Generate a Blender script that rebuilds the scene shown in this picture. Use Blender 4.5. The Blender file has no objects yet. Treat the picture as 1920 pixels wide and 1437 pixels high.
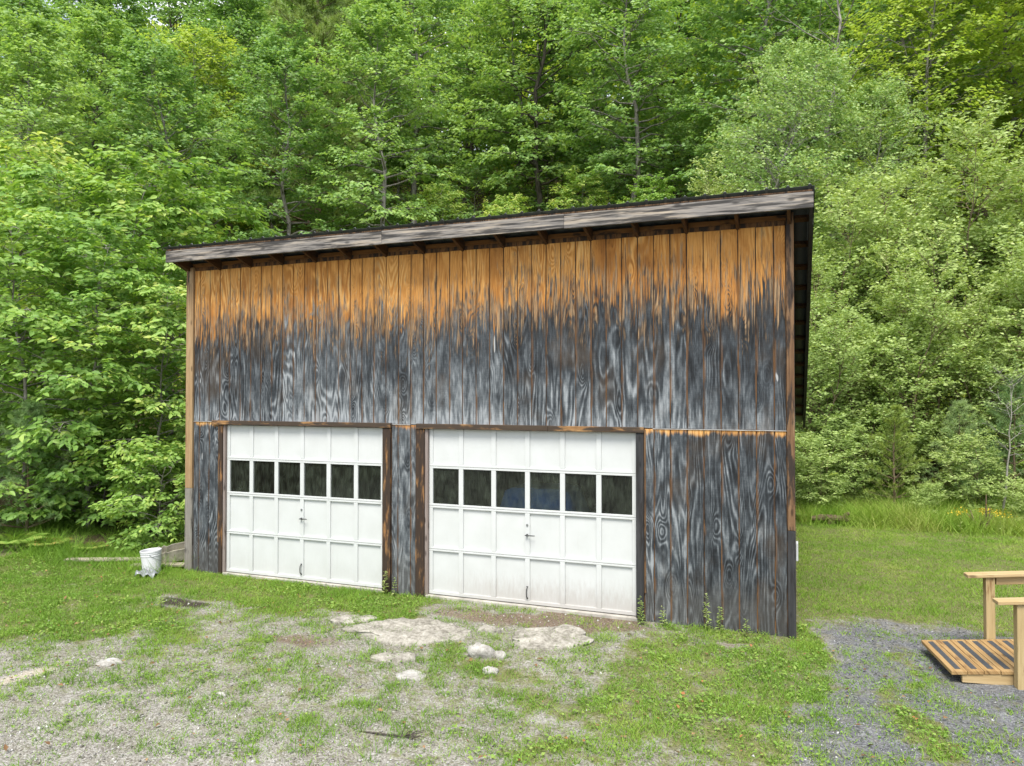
import bpy, math, random
import numpy as np
from mathutils import Vector, Matrix

sc = bpy.context.scene
col = sc.collection
R = math.radians

# ------------------------------------------------------------------ camera
CAM = (0.0, -9.208, 2.826); YAW = 0.36848; PITCH = 0.016986; FPX = 1371.83
cam_data = bpy.data.cameras.new('camera'); cam = bpy.data.objects.new('camera', cam_data); col.objects.link(cam)
cam.location = CAM
cam.rotation_euler = (math.pi / 2 + PITCH, 0, YAW)
cam_data.sensor_width = 36.0; cam_data.lens = FPX / 1920 * 36.0
cam_data.clip_start = 0.05; cam_data.clip_end = 2000
sc.camera = cam

# ------------------------------------------------------------------ sky and sun (bright hazy day, soft shadows)
SUN_EL, SUN_AZ = R(60), R(168)          # azimuth clockwise from +Y
w = bpy.data.worlds.new('World'); sc.world = w; w.use_nodes = True
nt = w.node_tree; nt.nodes.clear()
def nn(t, typ, **kw):
    n = t.nodes.new(typ)
    for k, v in kw.items():
        if k == 'inp':
            for a, b in v.items(): n.inputs[a].default_value = b
        else: setattr(n, k, v)
    return n
sky = nn(nt, 'ShaderNodeTexSky', sky_type='NISHITA', sun_disc=False)
sky.sun_elevation = SUN_EL; sky.sun_rotation = SUN_AZ; sky.air_density = 1.0; sky.dust_density = 1.5; sky.ozone_density = 1.0
tc = nn(nt, 'ShaderNodeTexCoord')
mp = nn(nt, 'ShaderNodeMapping'); mp.inputs['Scale'].default_value = (1, 1, 2.2)
cl = nn(nt, 'ShaderNodeTexNoise', inp={'Scale': 2.6, 'Detail': 7.0, 'Roughness': 0.6})
cr = nn(nt, 'ShaderNodeValToRGB'); cr.color_ramp.elements[0].position = 0.40; cr.color_ramp.elements[1].position = 0.64
mx = nn(nt, 'ShaderNodeMix', data_type='RGBA'); mx.inputs['B'].default_value = (10.0, 10.2, 10.3, 1)
bg = nn(nt, 'ShaderNodeBackground', inp={'Strength': 0.105}); wo = nn(nt, 'ShaderNodeOutputWorld')
L = nt.links.new
L(tc.outputs['Generated'], mp.inputs['Vector']); L(mp.outputs['Vector'], cl.inputs['Vector']); L(cl.outputs['Fac'], cr.inputs['Fac'])
L(cr.outputs['Color'], mx.inputs['Factor']); L(sky.outputs['Color'], mx.inputs['A']); L(mx.outputs['Result'], bg.inputs['Color']); L(bg.outputs['Background'], wo.inputs['Surface'])

sd = bpy.data.lights.new('sun', 'SUN'); so = bpy.data.objects.new('sun', sd); col.objects.link(so)
sd.energy = 2.7; sd.angle = R(25); sd.color = (1.0, 0.96, 0.88)
dvec = Vector((math.sin(SUN_AZ) * math.cos(SUN_EL), math.cos(SUN_AZ) * math.cos(SUN_EL), math.sin(SUN_EL)))
so.rotation_euler = dvec.to_track_quat('Z', 'Y').to_euler()
so.location = (0, -20, 30)

sc.view_settings.view_transform = 'Standard'; sc.view_settings.look = 'None'
sc.view_settings.gamma = 1.0; sc.view_settings.use_curve_mapping = False
sc.view_settings.exposure = 1.05
sc.render.engine = 'CYCLES'
sc.cycles.max_bounces = 8; sc.cycles.diffuse_bounces = 5; sc.cycles.glossy_bounces = 3
sc.cycles.transmission_bounces = 5; sc.cycles.transparent_max_bounces = 8
sc.cycles.caustics_reflective = False; sc.cycles.caustics_refractive = False

# ------------------------------------------------------------------ helpers
def ax(px, Y):
    """world x of the vertical image line px at depth plane y = Y"""
    k = (px - 960) / FPX
    dx = -math.sin(YAW) + k * math.cos(YAW); dy = math.cos(YAW) + k * math.sin(YAW)
    return (Y - CAM[1]) / dy * dx

def link(o, parent=None):
    col.objects.link(o)
    if parent is not None: o.parent = parent
    return o
def tag(o, label=None, cat=None, group=None, kind=None):
    if label: o['label'] = label
    if cat: o['category'] = cat
    if group: o['group'] = group
    if kind: o['kind'] = kind
    return o
def empty(name, loc=(0, 0, 0), rz=0.0):
    o = bpy.data.objects.new(name, None); o.empty_display_size = 0.2
    o.location = loc; o.rotation_euler = (0, 0, rz); col.objects.link(o); return o
def np_mesh(name, V, F, mat=None, attrs=None, smooth=False, size=None):
    """V (n,3); F (m,k) int array, or list of such arrays"""
    me = bpy.data.meshes.new(name)
    Fs = F if isinstance(F, list) else [F]
    Fs = [np.asarray(f, np.int32) for f in Fs if len(f)]
    V = np.asarray(V, np.float32)
    me.vertices.add(len(V)); me.vertices.foreach_set('co', V.ravel())
    nl = sum(f.size for f in Fs); npoly = sum(len(f) for f in Fs)
    me.loops.add(nl); me.polygons.add(npoly)
    me.loops.foreach_set('vertex_index', np.concatenate([f.ravel() for f in Fs]))
    starts = []; s = 0
    for f in Fs:
        starts.append(s + np.arange(len(f)) * f.shape[1]); s += f.size
    me.polygons.foreach_set('loop_start', np.concatenate(starts).astype(np.int32))
    if smooth: me.polygons.foreach_set('use_smooth', np.ones(npoly, bool))
    for k, a in (attrs or {}).items():
        at = me.attributes.new(k, 'FLOAT', 'POINT'); at.data.foreach_set('value', np.asarray(a, np.float32))
    me.update(calc_edges=True)
    if mat: me.materials.append(mat)
    return me
def mobj(name, me, parent=None, loc=(0, 0, 0)):
    o = bpy.data.objects.new(name, me); o.location = loc; return link(o, parent)

class MB:
    """collects boxes / tubes / prisms into one mesh"""
    def __init__(s): s.v = []; s.f = []
    def add(s, vs, fs):
        b = len(s.v); s.v += [tuple(v) for v in vs]; s.f += [[i + b for i in f] for f in fs]
    def box(s, x0, x1, y0, y1, z0, z1, M=None):
        vs = [Vector((x, y, z)) for z in (z0, z1) for y in (y0, y1) for x in (x0, x1)]
        if M is not None: vs = [M @ v for v in vs]
        s.add(vs, [[0, 2, 3, 1], [4, 5, 7, 6], [0, 1, 5, 4], [2, 6, 7, 3], [0, 4, 6, 2], [1, 3, 7, 5]])
    def tube(s, pts, rad, n=8, cap=True):
        pts = [Vector(p) for p in pts]; rings = []
        for i, p in enumerate(pts):
            d = (pts[min(i + 1, len(pts) - 1)] - pts[max(i - 1, 0)]).normalized()
            a = d.orthogonal().normalized() if i == 0 else (a - d * a.dot(d)).normalized()
            b = d.cross(a); r = rad[i] if hasattr(rad, '__len__') else rad
            rings.append([p + (a * math.cos(2 * math.pi * k / n) + b * math.sin(2 * math.pi * k / n)) * r for k in range(n)])
        vs = [v for r in rings for v in r]; fs = []
        for i in range(len(pts) - 1):
            for k in range(n):
                fs.append([i * n + k, i * n + (k + 1) % n, (i + 1) * n + (k + 1) % n, (i + 1) * n + k])
        if cap: fs += [list(range(n))[::-1], [(len(pts) - 1) * n + k for k in range(n)]]
        s.add(vs, fs)
    def lathe(s, prof, n=28, c=(0, 0, 0), M=None):
        vs = []; fs = []
        for r, z in prof:
            for k in range(n):
                a = 2 * math.pi * k / n; v = Vector((c[0] + r * math.cos(a), c[1] + r * math.sin(a), c[2] + z))
                vs.append(M @ v if M is not None else v)
        for i in range(len(prof) - 1):
            for k in range(n): fs.append([i * n + k, i * n + (k + 1) % n, (i + 1) * n + (k + 1) % n, (i + 1) * n + k])
        s.add(vs, fs)
    def build(s, name, mat, parent=None, loc=(0, 0, 0), bevel=0.0, smooth=False):
        me = bpy.data.meshes.new(name); me.from_pydata(s.v, [], s.f); me.update()
        if mat: me.materials.append(mat)
        if smooth:
            for p in me.polygons: p.use_smooth = True
        o = mobj(name, me, parent, loc)
        if bevel:
            m = o.modifiers.new('bevel', 'BEVEL'); m.width = bevel; m.segments = 2; m.limit_method = 'ANGLE'
        return o
def box(name, mat, parent, x0, x1, y0, y1, z0, z1, bevel=0.0):
    b = MB(); cx, cy, cz = (x0 + x1) / 2, (y0 + y1) / 2, z0
    b.box(x0 - cx, x1 - cx, y0 - cy, y1 - cy, 0, z1 - z0)
    return b.build(name, mat, parent, (cx, cy, cz), bevel)

# value noise in numpy
def _h(ix, iy, s):
    n = (ix.astype(np.int64) * 374761393 + iy.astype(np.int64) * 668265263 + s * 974711) & 0x7fffffff
    n = ((n ^ (n >> 13)) * 1274126177) & 0x7fffffff
    return ((n ^ (n >> 16)) & 0xffff) / 65535.0
def vnoise(x, y, s=0):
    x = np.asarray(x, float); y = np.asarray(y, float)
    ix = np.floor(x); iy = np.floor(y); fx = x - ix; fy = y - iy
    fx = fx * fx * (3 - 2 * fx); fy = fy * fy * (3 - 2 * fy)
    a = _h(ix, iy, s); b = _h(ix + 1, iy, s); c = _h(ix, iy + 1, s); d = _h(ix + 1, iy + 1, s)
    return (a * (1 - fx) + b * fx) * (1 - fy) + (c * (1 - fx) + d * fx) * fy
def fbm(x, y, s=0, o=4):
    t = 0; a = 0.5; n = 0
    for i in range(o):
        t = t + a * vnoise(x * 2 ** i, y * 2 ** i, s + i * 7); n += a; a *= 0.55
    return t / n
def sstep(a, b, x):
    t = np.clip((np.asarray(x, float) - a) / (b - a), 0, 1); return t * t * (3 - 2 * t)

# ------------------------------------------------------------------ materials
def new_mat(name):
    m = bpy.data.materials.new(name); m.use_nodes = True
    t = m.node_tree; t.nodes.clear()
    out = nn(t, 'ShaderNodeOutputMaterial'); p = nn(t, 'ShaderNodeBsdfPrincipled')
    t.links.new(p.outputs['BSDF'], out.inputs['Surface'])
    return m, t, p, out
class NT:
    """tiny node-expression helper"""
    def __init__(s, t): s.t = t
    def math(s, op, a, b=None, c=None):
        n = nn(s.t, 'ShaderNodeMath', operation=op)
        for i, v in enumerate((a, b, c)):
            if v is None: continue
            if isinstance(v, (int, float)): n.inputs[i].default_value = v
            else: s.t.links.new(v, n.inputs[i])
        return n.outputs[0]
    def vec(s, x, y, z):
        n = nn(s.t, 'ShaderNodeCombineXYZ')
        for i, v in enumerate((x, y, z)):
            if isinstance(v, (int, float)): n.inputs[i].default_value = v
            else: s.t.links.new(v, n.inputs[i])
        return n.outputs[0]
    def noise(s, vec, scale=1.0, detail=2.0, rough=0.5, dist=0.0):
        n = nn(s.t, 'ShaderNodeTexNoise', inp={'Scale': scale, 'Detail': detail, 'Roughness': rough, 'Distortion': dist})
        s.t.links.new(vec, n.inputs['Vector']); return n.outputs['Fac']
    def ramp(s, fac, stops):
        n = nn(s.t, 'ShaderNodeValToRGB'); e = n.color_ramp.elements
        while len(e) < len(stops): e.new(0.5)
        for i, (p, c) in enumerate(stops):
            e[i].position = p; e[i].color = (c, c, c, 1) if isinstance(c, (int, float)) else (*c, 1)
        s.t.links.new(fac, n.inputs['Fac']); return n.outputs['Color']
    def mix(s, f, a, b, mode='MIX'):
        n = nn(s.t, 'ShaderNodeMix', data_type='RGBA', blend_type=mode)
        for k, v in (('Factor', f), ('A', a), ('B', b)):
            i = n.inputs[k] if k == 'Factor' else [q for q in n.inputs if q.name == k and q.type == 'RGBA'][0]
            if isinstance(v, (int, float)): i.default_value = v
            elif isinstance(v, tuple): i.default_value = (*v, 1)
            else: s.t.links.new(v, i)
        return n.outputs['Result'] if False else [q for q in n.outputs if q.type == 'RGBA'][0]
    def smooth(s, x, a, b):
        n = nn(s.t, 'ShaderNodeMapRange', interpolation_type='SMOOTHSTEP', inp={'From Min': a, 'From Max': b})
        s.t.links.new(x, n.inputs['Value']); return n.outputs['Result']
    def bump(s, h, strength, dist):
        n = nn(s.t, 'ShaderNodeBump', inp={'Strength': strength, 'Distance': dist})
        s.t.links.new(h, n.inputs['Height']); return n.outputs['Normal']
    def attr(s, name):
        n = nn(s.t, 'ShaderNodeAttribute', attribute_name=name); return n.outputs['Fac']
    def pos(s):
        g = nn(s.t, 'ShaderNodeNewGeometry'); x = nn(s.t, 'ShaderNodeSeparateXYZ'); s.t.links.new(g.outputs['Position'], x.inputs[0])
        return g.outputs['Position'], x.outputs[0], x.outputs[1], x.outputs[2]
    def objpos(s):
        g = nn(s.t, 'ShaderNodeTexCoord'); x = nn(s.t, 'ShaderNodeSeparateXYZ'); s.t.links.new(g.outputs['Object'], x.inputs[0])
        return g.outputs['Object'], x.outputs[0], x.outputs[1], x.outputs[2]
    def rnd(s): return nn(s.t, 'ShaderNodeObjectInfo').outputs['Random']
    def to(s, a, sock): s.t.links.new(a, sock)

def siding_mat():
    """rough-sawn plywood siding: orange under the eave, weathered grey below, rotary-cut figure that differs from sheet to sheet"""
    m, t, p, o = new_mat('weathered_plywood_siding'); N = NT(t)
    P, x, y, z = N.pos()
    mul = lambda a_, b_: N.math('MULTIPLY', a_, b_)
    add = lambda a_, b_: N.math('ADD', a_, b_)
    cen = lambda n_, k_: mul(N.math('SUBTRACT', n_, 0.5), k_)
    u = add(x, y)
    pan = N.math('FLOOR', mul(add(u, 1.2333), 1 / 1.2192))
    hi = N.math('GREATER_THAN', z, 2.41)
    pid = add(mul(pan, 3.71), mul(hi, 11.3))
    strip = N.math('FLOOR', mul(add(u, 0.2235), 1 / 0.2032))
    wn = nn(t, 'ShaderNodeTexWhiteNoise', noise_dimensions='1D'); N.to(pid, wn.inputs['W'])
    sp = nn(t, 'ShaderNodeSeparateColor'); N.to(wn.outputs['Color'], sp.inputs[0])
    r1, r2, r3 = sp.outputs[0], sp.outputs[1], sp.outputs[2]
    # figure with knots
    warp = N.noise(N.vec(mul(u, 7.0), mul(z, 2.4), pid), 1.0, 3.0, 0.6)
    fig = N.noise(N.vec(mul(u, N.math('MULTIPLY_ADD', r1, 2.2, 2.2)), mul(z, N.math('MULTIPLY_ADD', r2, 0.34, 0.26)), add(pid, 4.0)), 1.0, 2.2, 0.40, 0.3)
    vo = nn(t, 'ShaderNodeTexVoronoi', voronoi_dimensions='2D', inp={'Scale': 1.0, 'Randomness': 1.0}); N.to(N.vec(add(mul(u, 2.7), mul(pid, 7.7)), mul(z, 1.05), 0.0), vo.inputs['Vector'])
    kn = N.math('POWER', N.math('SUBTRACT', 1.0, N.smooth(vo.outputs['Distance'], 0.0, 0.34)), 2.0)
    fig = add(fig, mul(kn, 0.13))
    freq = N.math('MULTIPLY_ADD', r3, 150.0, 62.0)
    ring = N.math('SINE', add(mul(fig, freq), mul(warp, 4.0)))
    ring = N.math('POWER', N.math('MULTIPLY_ADD', ring, 0.5, 0.5), 1.5)
    vis = N.smooth(add(N.noise(N.vec(mul(u, 3.0), mul(z, 1.0), add(pid, 14.0)), 1.0, 2.0, 0.5), cen(r1, 0.25)), 0.36, 0.60)
    vis = N.math('MULTIPLY_ADD', vis, 0.8, 0.2)
    fine = N.noise(N.vec(mul(u, 190.0), mul(z, 5.0), pid), 1.0, 3.0, 0.6)
    saw = N.noise(N.vec(mul(u, 6.0), mul(z, 160.0), strip), 1.0, 2.0, 0.6)
    big = N.noise(N.vec(mul(u, 4.0), mul(z, 1.3), add(pid, 9.0)), 1.0, 3.0, 0.6)
    mott = N.noise(N.vec(mul(u, 11.0), mul(z, 3.0), add(pid, 2.0)), 1.0, 5.0, 0.65)
    streak = N.noise(N.vec(mul(u, 30.0), mul(z, 1.3), pid), 1.0, 4.0, 0.6)
    thin = N.noise(N.vec(mul(u, 85.0), mul(z, 1.5), add(pid, 3.0)), 1.0, 3.0, 0.6)
    # grey weathered wood: black near the dry zone, paler towards the foot of the upper sheet
    up = N.smooth(z, 2.5, 4.1)
    lum = add(mul(hi, N.math('MULTIPLY_ADD', up, -0.30, 0.56)), mul(N.math('SUBTRACT', 1.0, hi), 0.47))
    lum = add(lum, mul(mul(N.math('SUBTRACT', ring, 0.38), vis), 0.38))
    lum = add(lum, cen(mott, 1.25)); lum = add(lum, cen(fine, 0.55)); lum = add(lum, cen(saw, 0.22)); lum = add(lum, cen(streak, 0.5)); lum = add(lum, cen(r2, 0.24))
    bot = mul(hi, N.math('SUBTRACT', 1.0, N.smooth(add(z, cen(streak, -0.7)), 2.38, 2.75)))
    lum = add(lum, mul(bot, 0.18))
    lum = N.math('SUBTRACT', lum, mul(kn, 0.10))
    grey = N.ramp(lum, [(0.12, (0.0115, 0.013, 0.0150)), (0.40, (0.041, 0.0475, 0.054)), (0.62, (0.108, 0.121, 0.131)), (0.95, (0.30, 0.32, 0.335))])
    br = N.smooth(N.noise(N.vec(mul(u, 2.0), mul(z, 1.1), 31.0), 1.0, 4.0, 0.6), 0.50, 0.72)
    grey = N.mix(mul(br, 0.42), grey, (0.075, 0.052, 0.032))
    # orange unweathered wood
    olum = add(mul(mul(ring, vis), 0.26), mul(fine, 0.42)); olum = add(olum, mul(add(big, mul(streak, 0.7)), 0.32)); olum = add(olum, cen(r3, 0.12))
    org = N.ramp(olum, [(0.26, (0.15, 0.056, 0.015)), (0.43, (0.40, 0.165, 0.036)), (0.60, (0.64, 0.315, 0.085)), (0.86, (0.76, 0.48, 0.19))])
    org = N.mix(mul(N.smooth(N.noise(N.vec(mul(u, 3.2), mul(z, 1.6), add(pid, 90.0)), 1.0, 4.0, 0.65), 0.50, 0.68), 0.45), org, (0.25, 0.10, 0.028))
    # weathering front, higher towards the right end
    edge = add(4.06, mul(add(x, 9.2), 0.020))
    edge = add(edge, cen(streak, 1.1)); edge = add(edge, cen(thin, 0.9)); edge = add(edge, cen(fine, 0.55)); edge = add(edge, cen(big, 0.9)); edge = add(edge, cen(mott, 0.8)); edge = add(edge, cen(ring, 0.22)); edge = add(edge, cen(r1, 0.25))
    worn = N.math('SUBTRACT', z, edge)
    f = N.smooth(worn, -0.26, 0.20)
    e2 = add(add(z, cen(streak, 0.14)), cen(big, 0.22))
    low = mul(N.math('SUBTRACT', 1.0, hi), N.smooth(e2, 2.33, 2.40))
    f = N.math('MAXIMUM', f, mul(low, 0.85))
    c = N.mix(f, grey, org)
    # bleached tan fringe, where the dry wood breaks up into streaks
    fr_ = mul(N.smooth(worn, -0.60, -0.10), N.math('SUBTRACT', 1.0, N.smooth(worn, 0.08, 0.55)))
    tan_ = N.mix(N.smooth(N.noise(N.vec(mul(u, 120.0), mul(z, 2.2), add(pid, 21.0)), 1.0, 4.0, 0.65), 0.42, 0.58), (0.036, 0.030, 0.026), (0.38, 0.25, 0.135))
    c = N.mix(mul(fr_, N.smooth(N.noise(N.vec(mul(u, 26.0), mul(z, 2.6), add(pid, 40.0)), 1.0, 3.0, 0.6), 0.42, 0.60)), c, tan_)
    sp_ = N.smooth(N.noise(N.vec(mul(u, 16.0), mul(z, 4.0), add(pid, 60.0)), 1.0, 4.0, 0.65), 0.60, 0.72)
    c = N.mix(mul(mul(sp_, N.smooth(worn, 0.0, 0.2)), N.math('SUBTRACT', 0.75, mul(N.smooth(worn, 0.3, 0.8), 0.55))), c, (0.050, 0.030, 0.020))
    # rust brown runs beside the grooves
    su = N.math('FRACT', mul(add(u, 0.2235), 1 / 0.2032))
    ge = N.math('MINIMUM', su, N.math('SUBTRACT', 1.0, su))
    run = mul(N.math('SUBTRACT', 1.0, N.smooth(ge, 0.03, 0.13)), N.smooth(N.noise(N.vec(mul(strip, 3.3), mul(z, 1.4), 5.0), 1.0, 3.0, 0.6), 0.48, 0.62))
    c = N.mix(mul(run, 0.55), c, (0.15, 0.075, 0.03))
    foot = N.math('SUBTRACT', 1.0, N.smooth(add(z, mul(mott, -0.6)), -0.05, 0.4))
    c = N.mix(mul(foot, 0.4), c, (0.085, 0.076, 0.066))
    sc_ = N.smooth(N.noise(N.vec(mul(u, 13.0), mul(z, 2.4), 77.0), 1.0, 1.0, 0.4), 0.775, 0.81)
    c = N.mix(mul(sc_, 0.8), c, (0.42, 0.43, 0.43))
    N.to(c, p.inputs['Base Color']); p.inputs['Roughness'].default_value = 0.8; p.inputs['Specular IOR Level'].default_value = 0.25
    h = add(mul(ring, 0.45), add(mul(fine, 0.6), mul(saw, 0.35)))
    N.to(N.bump(h, 0.45, 0.004), p.inputs['Normal'])
    return m

def trim_mat(name, cols, along='z', dark=(0.02, 0.018, 0.017), damt=0.5, dscale=1.0, rough=0.75, dfine=14.0):
    """sawn timber with grain along one axis, knots and black weathering"""
    m, t, p, o = new_mat(name); N = NT(t)
    P, x, y, z = N.objpos(); r = N.math('MULTIPLY', N.rnd(), 37.0)
    a = {'x': x, 'y': y, 'z': z}[along]
    others = [v for k, v in (('x', x), ('y', y), ('z', z)) if k != along]
    b = N.math('ADD', others[0], N.math('MULTIPLY', others[1], 0.73))
    gr = N.noise(N.vec(N.math('MULTIPLY', b, 60.0), N.math('MULTIPLY', a, 2.0), r), 1.0, 4.0, 0.6, 0.6)
    big = N.noise(N.vec(N.math('MULTIPLY', b, 8.0), N.math('MULTIPLY', a, 1.1), N.math('ADD', r, 5.0)), 1.0, 3.0, 0.6)
    v = nn(t, 'ShaderNodeTexVoronoi', inp={'Scale': 1.0}); N.to(N.vec(N.math('MULTIPLY', b, 9.0), N.math('MULTIPLY', a, 3.0), r), v.inputs['Vector'])
    knot = N.math('SUBTRACT', 1.0, N.smooth(v.outputs['Distance'], 0.06, 0.2))
    c = N.ramp(N.math('ADD', N.math('MULTIPLY', gr, 0.7), N.math('MULTIPLY', big, 0.35)), [(0.3, cols[0]), (0.52, cols[1]), (0.75, cols[2])])
    st = N.noise(N.vec(N.math('MULTIPLY', b, dfine), N.math('MULTIPLY', a, 2.3 * dscale), N.math('ADD', r, 9.0)), 1.0, 4.0, 0.65)
    c = N.mix(N.math('MULTIPLY', N.smooth(st, 0.62 - damt * 0.3, 0.78 - damt * 0.3), 0.9), c, dark)
    c = N.mix(N.math('MULTIPLY', knot, 0.7), c, tuple(q * 0.28 for q in cols[0]))
    N.to(c, p.inputs['Base Color']); p.inputs['Roughness'].default_value = rough; p.inputs['Specular IOR Level'].default_value = 0.25
    N.to(N.bump(gr, 0.35, 0.004), p.inputs['Normal'])
    return m

def simple_mat(name, c, rough=0.6, metal=0.0, var=0.15, scale=8.0, bump=0.0, spec=0.5, c2=None):
    m, t, p, o = new_mat(name); N = NT(t)
    P, *_ = N.objpos()
    n = N.noise(P, scale, 5.0, 0.6)
    c2 = c2 or tuple(q * (1 - var * 2) for q in c)
    N.to(N.ramp(n, [(0.32, c2), (0.62, c)]), p.inputs['Base Color'])
    p.inputs['Roughness'].default_value = rough; p.inputs['Metallic'].default_value = metal; p.inputs['Specular IOR Level'].default_value = spec
    if bump: N.to(N.bump(n, bump, 0.01), p.inputs['Normal'])
    return m

def leaf_mat(name, stops, trans=0.35, rough=0.5, tr_tint=(1.2, 1.2, 0.6), spec=0.35):
    m = bpy.data.materials.new(name); m.use_nodes = True; t = m.node_tree; t.nodes.clear(); N = NT(t)
    out = nn(t, 'ShaderNodeOutputMaterial'); p = nn(t, 'ShaderNodeBsdfPrincipled'); tr = nn(t, 'ShaderNodeBsdfTranslucent'); ms = nn(t, 'ShaderNodeMixShader', inp={0: trans})
    a = N.math('ADD', N.attr('rnd'), N.math('MULTIPLY', N.math('SUBTRACT', N.rnd(), 0.42), 0.34))
    c = N.ramp(a, stops)
    N.to(c, p.inputs['Base Color']); p.inputs['Roughness'].default_value = rough; p.inputs['Specular IOR Level'].default_value = spec
    N.to(N.mix(1.0, c, tr_tint, 'MULTIPLY'), tr.inputs['Color'])
    N.to(p.outputs['BSDF'], ms.inputs[1]); N.to(tr.outputs['BSDF'], ms.inputs[2]); N.to(ms.outputs[0], out.inputs['Surface'])
    return m

def bark_mat(name, a, b, white=0.0):
    m, t, p, o = new_mat(name); N = NT(t); P, x, y, z = N.objpos()
    n = N.noise(N.vec(N.math('MULTIPLY', x, 14.0), N.math('MULTIPLY', y, 14.0), N.math('MULTIPLY', z, 3.0)), 1.0, 5.0, 0.65)
    n2 = N.noise(P, 1.3, 3.0, 0.6)
    c = N.ramp(n, [(0.35, a), (0.65, b)])
    c = N.mix(N.math('MULTIPLY', N.smooth(n2, 0.5, 0.7), 0.5), c, tuple(min(1, q * 1.5) for q in b))
    N.to(c, p.inputs['Base Color']); p.inputs['Roughness'].default_value = 0.9; p.inputs['Specular IOR Level'].default_value = 0.15
    N.to(N.bump(n, 0.6, 0.02), p.inputs['Normal']); return m

M = {}
M['siding'] = siding_mat()
M['backing'] = trim_mat('brown_groove_wood', [(0.075, 0.035, 0.014), (0.155, 0.076, 0.030), (0.24, 0.125, 0.05)], 'z', damt=0.6)
M['fascia'] = trim_mat('weathered_fascia_board', [(0.065, 0.061, 0.059), (0.245, 0.225, 0.205), (0.50, 0.41, 0.30)], 'x', dark=(0.026, 0.025, 0.025), damt=0.62, dscale=0.55, dfine=34.0)
M['tan_trim'] = trim_mat('tan_trim_board', [(0.180, 0.098, 0.041), (0.312, 0.205, 0.107), (0.426, 0.312, 0.180)], 'z', damt=0.15)
M['grey_trim'] = trim_mat('grey_trim_board', [(0.098, 0.082, 0.070), (0.197, 0.180, 0.156), (0.279, 0.262, 0.230)], 'z', damt=0.2)
M['brown_trim'] = trim_mat('brown_trim_board', [(0.074, 0.037, 0.018), (0.164, 0.092, 0.046), (0.271, 0.176, 0.098)], 'z', damt=0.5)
M['scorched_trim'] = trim_mat('black_streaked_trim_board', [(0.10, 0.045, 0.016), (0.24, 0.12, 0.045), (0.40, 0.23, 0.10)], 'z', dark=(0.018, 0.016, 0.016), damt=1.0)
M['header_trim'] = trim_mat('black_streaked_header_board', [(0.12, 0.055, 0.02), (0.28, 0.15, 0.06), (0.44, 0.27, 0.12)], 'x', dark=(0.028, 0.025, 0.023), damt=0.95)
M['black_trim'] = trim_mat('black_weathered_board', [(0.018, 0.018, 0.019), (0.034, 0.034, 0.036), (0.06, 0.058, 0.058)], 'z', damt=0.4)
M['rafter'] = trim_mat('brown_rafter_wood', [(0.035, 0.017, 0.008), (0.075, 0.036, 0.015), (0.12, 0.062, 0.027)], 'y', damt=0.4)
M['blocking'] = trim_mat('brown_blocking_wood', [(0.11, 0.048, 0.016), (0.21, 0.096, 0.030), (0.29, 0.15, 0.055)], 'x', damt=0.4)
M['jamb'] = trim_mat('grey_brown_jamb', [(0.14, 0.10, 0.085), (0.22, 0.18, 0.16), (0.30, 0.26, 0.24)], 'z', damt=0.1)
M['lumber'] = trim_mat('new_treated_lumber', [(0.279, 0.180, 0.082), (0.410, 0.295, 0.148), (0.492, 0.377, 0.221)], 'x', dark=(0.197, 0.115, 0.049), damt=0.12)
M['lumber_z'] = trim_mat('new_treated_post', [(0.279, 0.197, 0.090), (0.394, 0.295, 0.148), (0.459, 0.361, 0.205)], 'z', dark=(0.197, 0.115, 0.049), damt=0.12)
M['lumber_y'] = trim_mat('ramp_deck_lumber', [(0.197, 0.107, 0.041), (0.328, 0.205, 0.086), (0.426, 0.295, 0.148)], 'y', dark=(0.139, 0.074, 0.033), damt=0.25)
M['grip'] = simple_mat('black_grip_tape', (0.055, 0.06, 0.066), 0.95, scale=60, var=0.2)
M['roof_metal'] = simple_mat('dark_roof_metal', (0.030, 0.036, 0.030), 0.55, 0.0, 0.2, 3)
M['metal'] = simple_mat('dull_steel', (0.30, 0.31, 0.31), 0.45, 0.8, 0.2, 30)
M['black_metal'] = simple_mat('dark_handle_metal', (0.09, 0.09, 0.09), 0.4, 0.7, 0.2, 30)
M['flashing'] = simple_mat('pale_flashing', (0.508, 0.492, 0.467), 0.5, 0.2, 0.3, 6)
M['concrete'] = simple_mat('pale_concrete', (0.46, 0.43, 0.38), 0.9, 0, 0.2, 5, 0.3)
M['plastic'] = simple_mat('white_plastic', (0.656, 0.656, 0.672), 0.42, 0, 0.05, 4)
M['box_grey'] = simple_mat('pale_grey_plastic', (0.55, 0.56, 0.56), 0.5, 0, 0.05, 4)
M['gutter'] = simple_mat('dirty_beige_trough', (0.46, 0.42, 0.34), 0.75, 0, 0.25, 7, 0.2)
M['sheet'] = simple_mat('crumpled_grey_sheet', (0.30, 0.32, 0.33), 0.5, 0.3, 0.15, 9)
M['inside'] = simple_mat('dark_interior_wood', (0.36, 0.29, 0.21), 0.9, 0, 0.3, 3)
M['blue'] = simple_mat('blue_tarp', (0.03, 0.12, 0.35), 0.6, 0, 0.2, 5)
M['plank'] = trim_mat('old_ground_plank', [(0.16, 0.14, 0.10), (0.30, 0.27, 0.20), (0.42, 0.38, 0.28)], 'x', damt=0.2)

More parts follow.
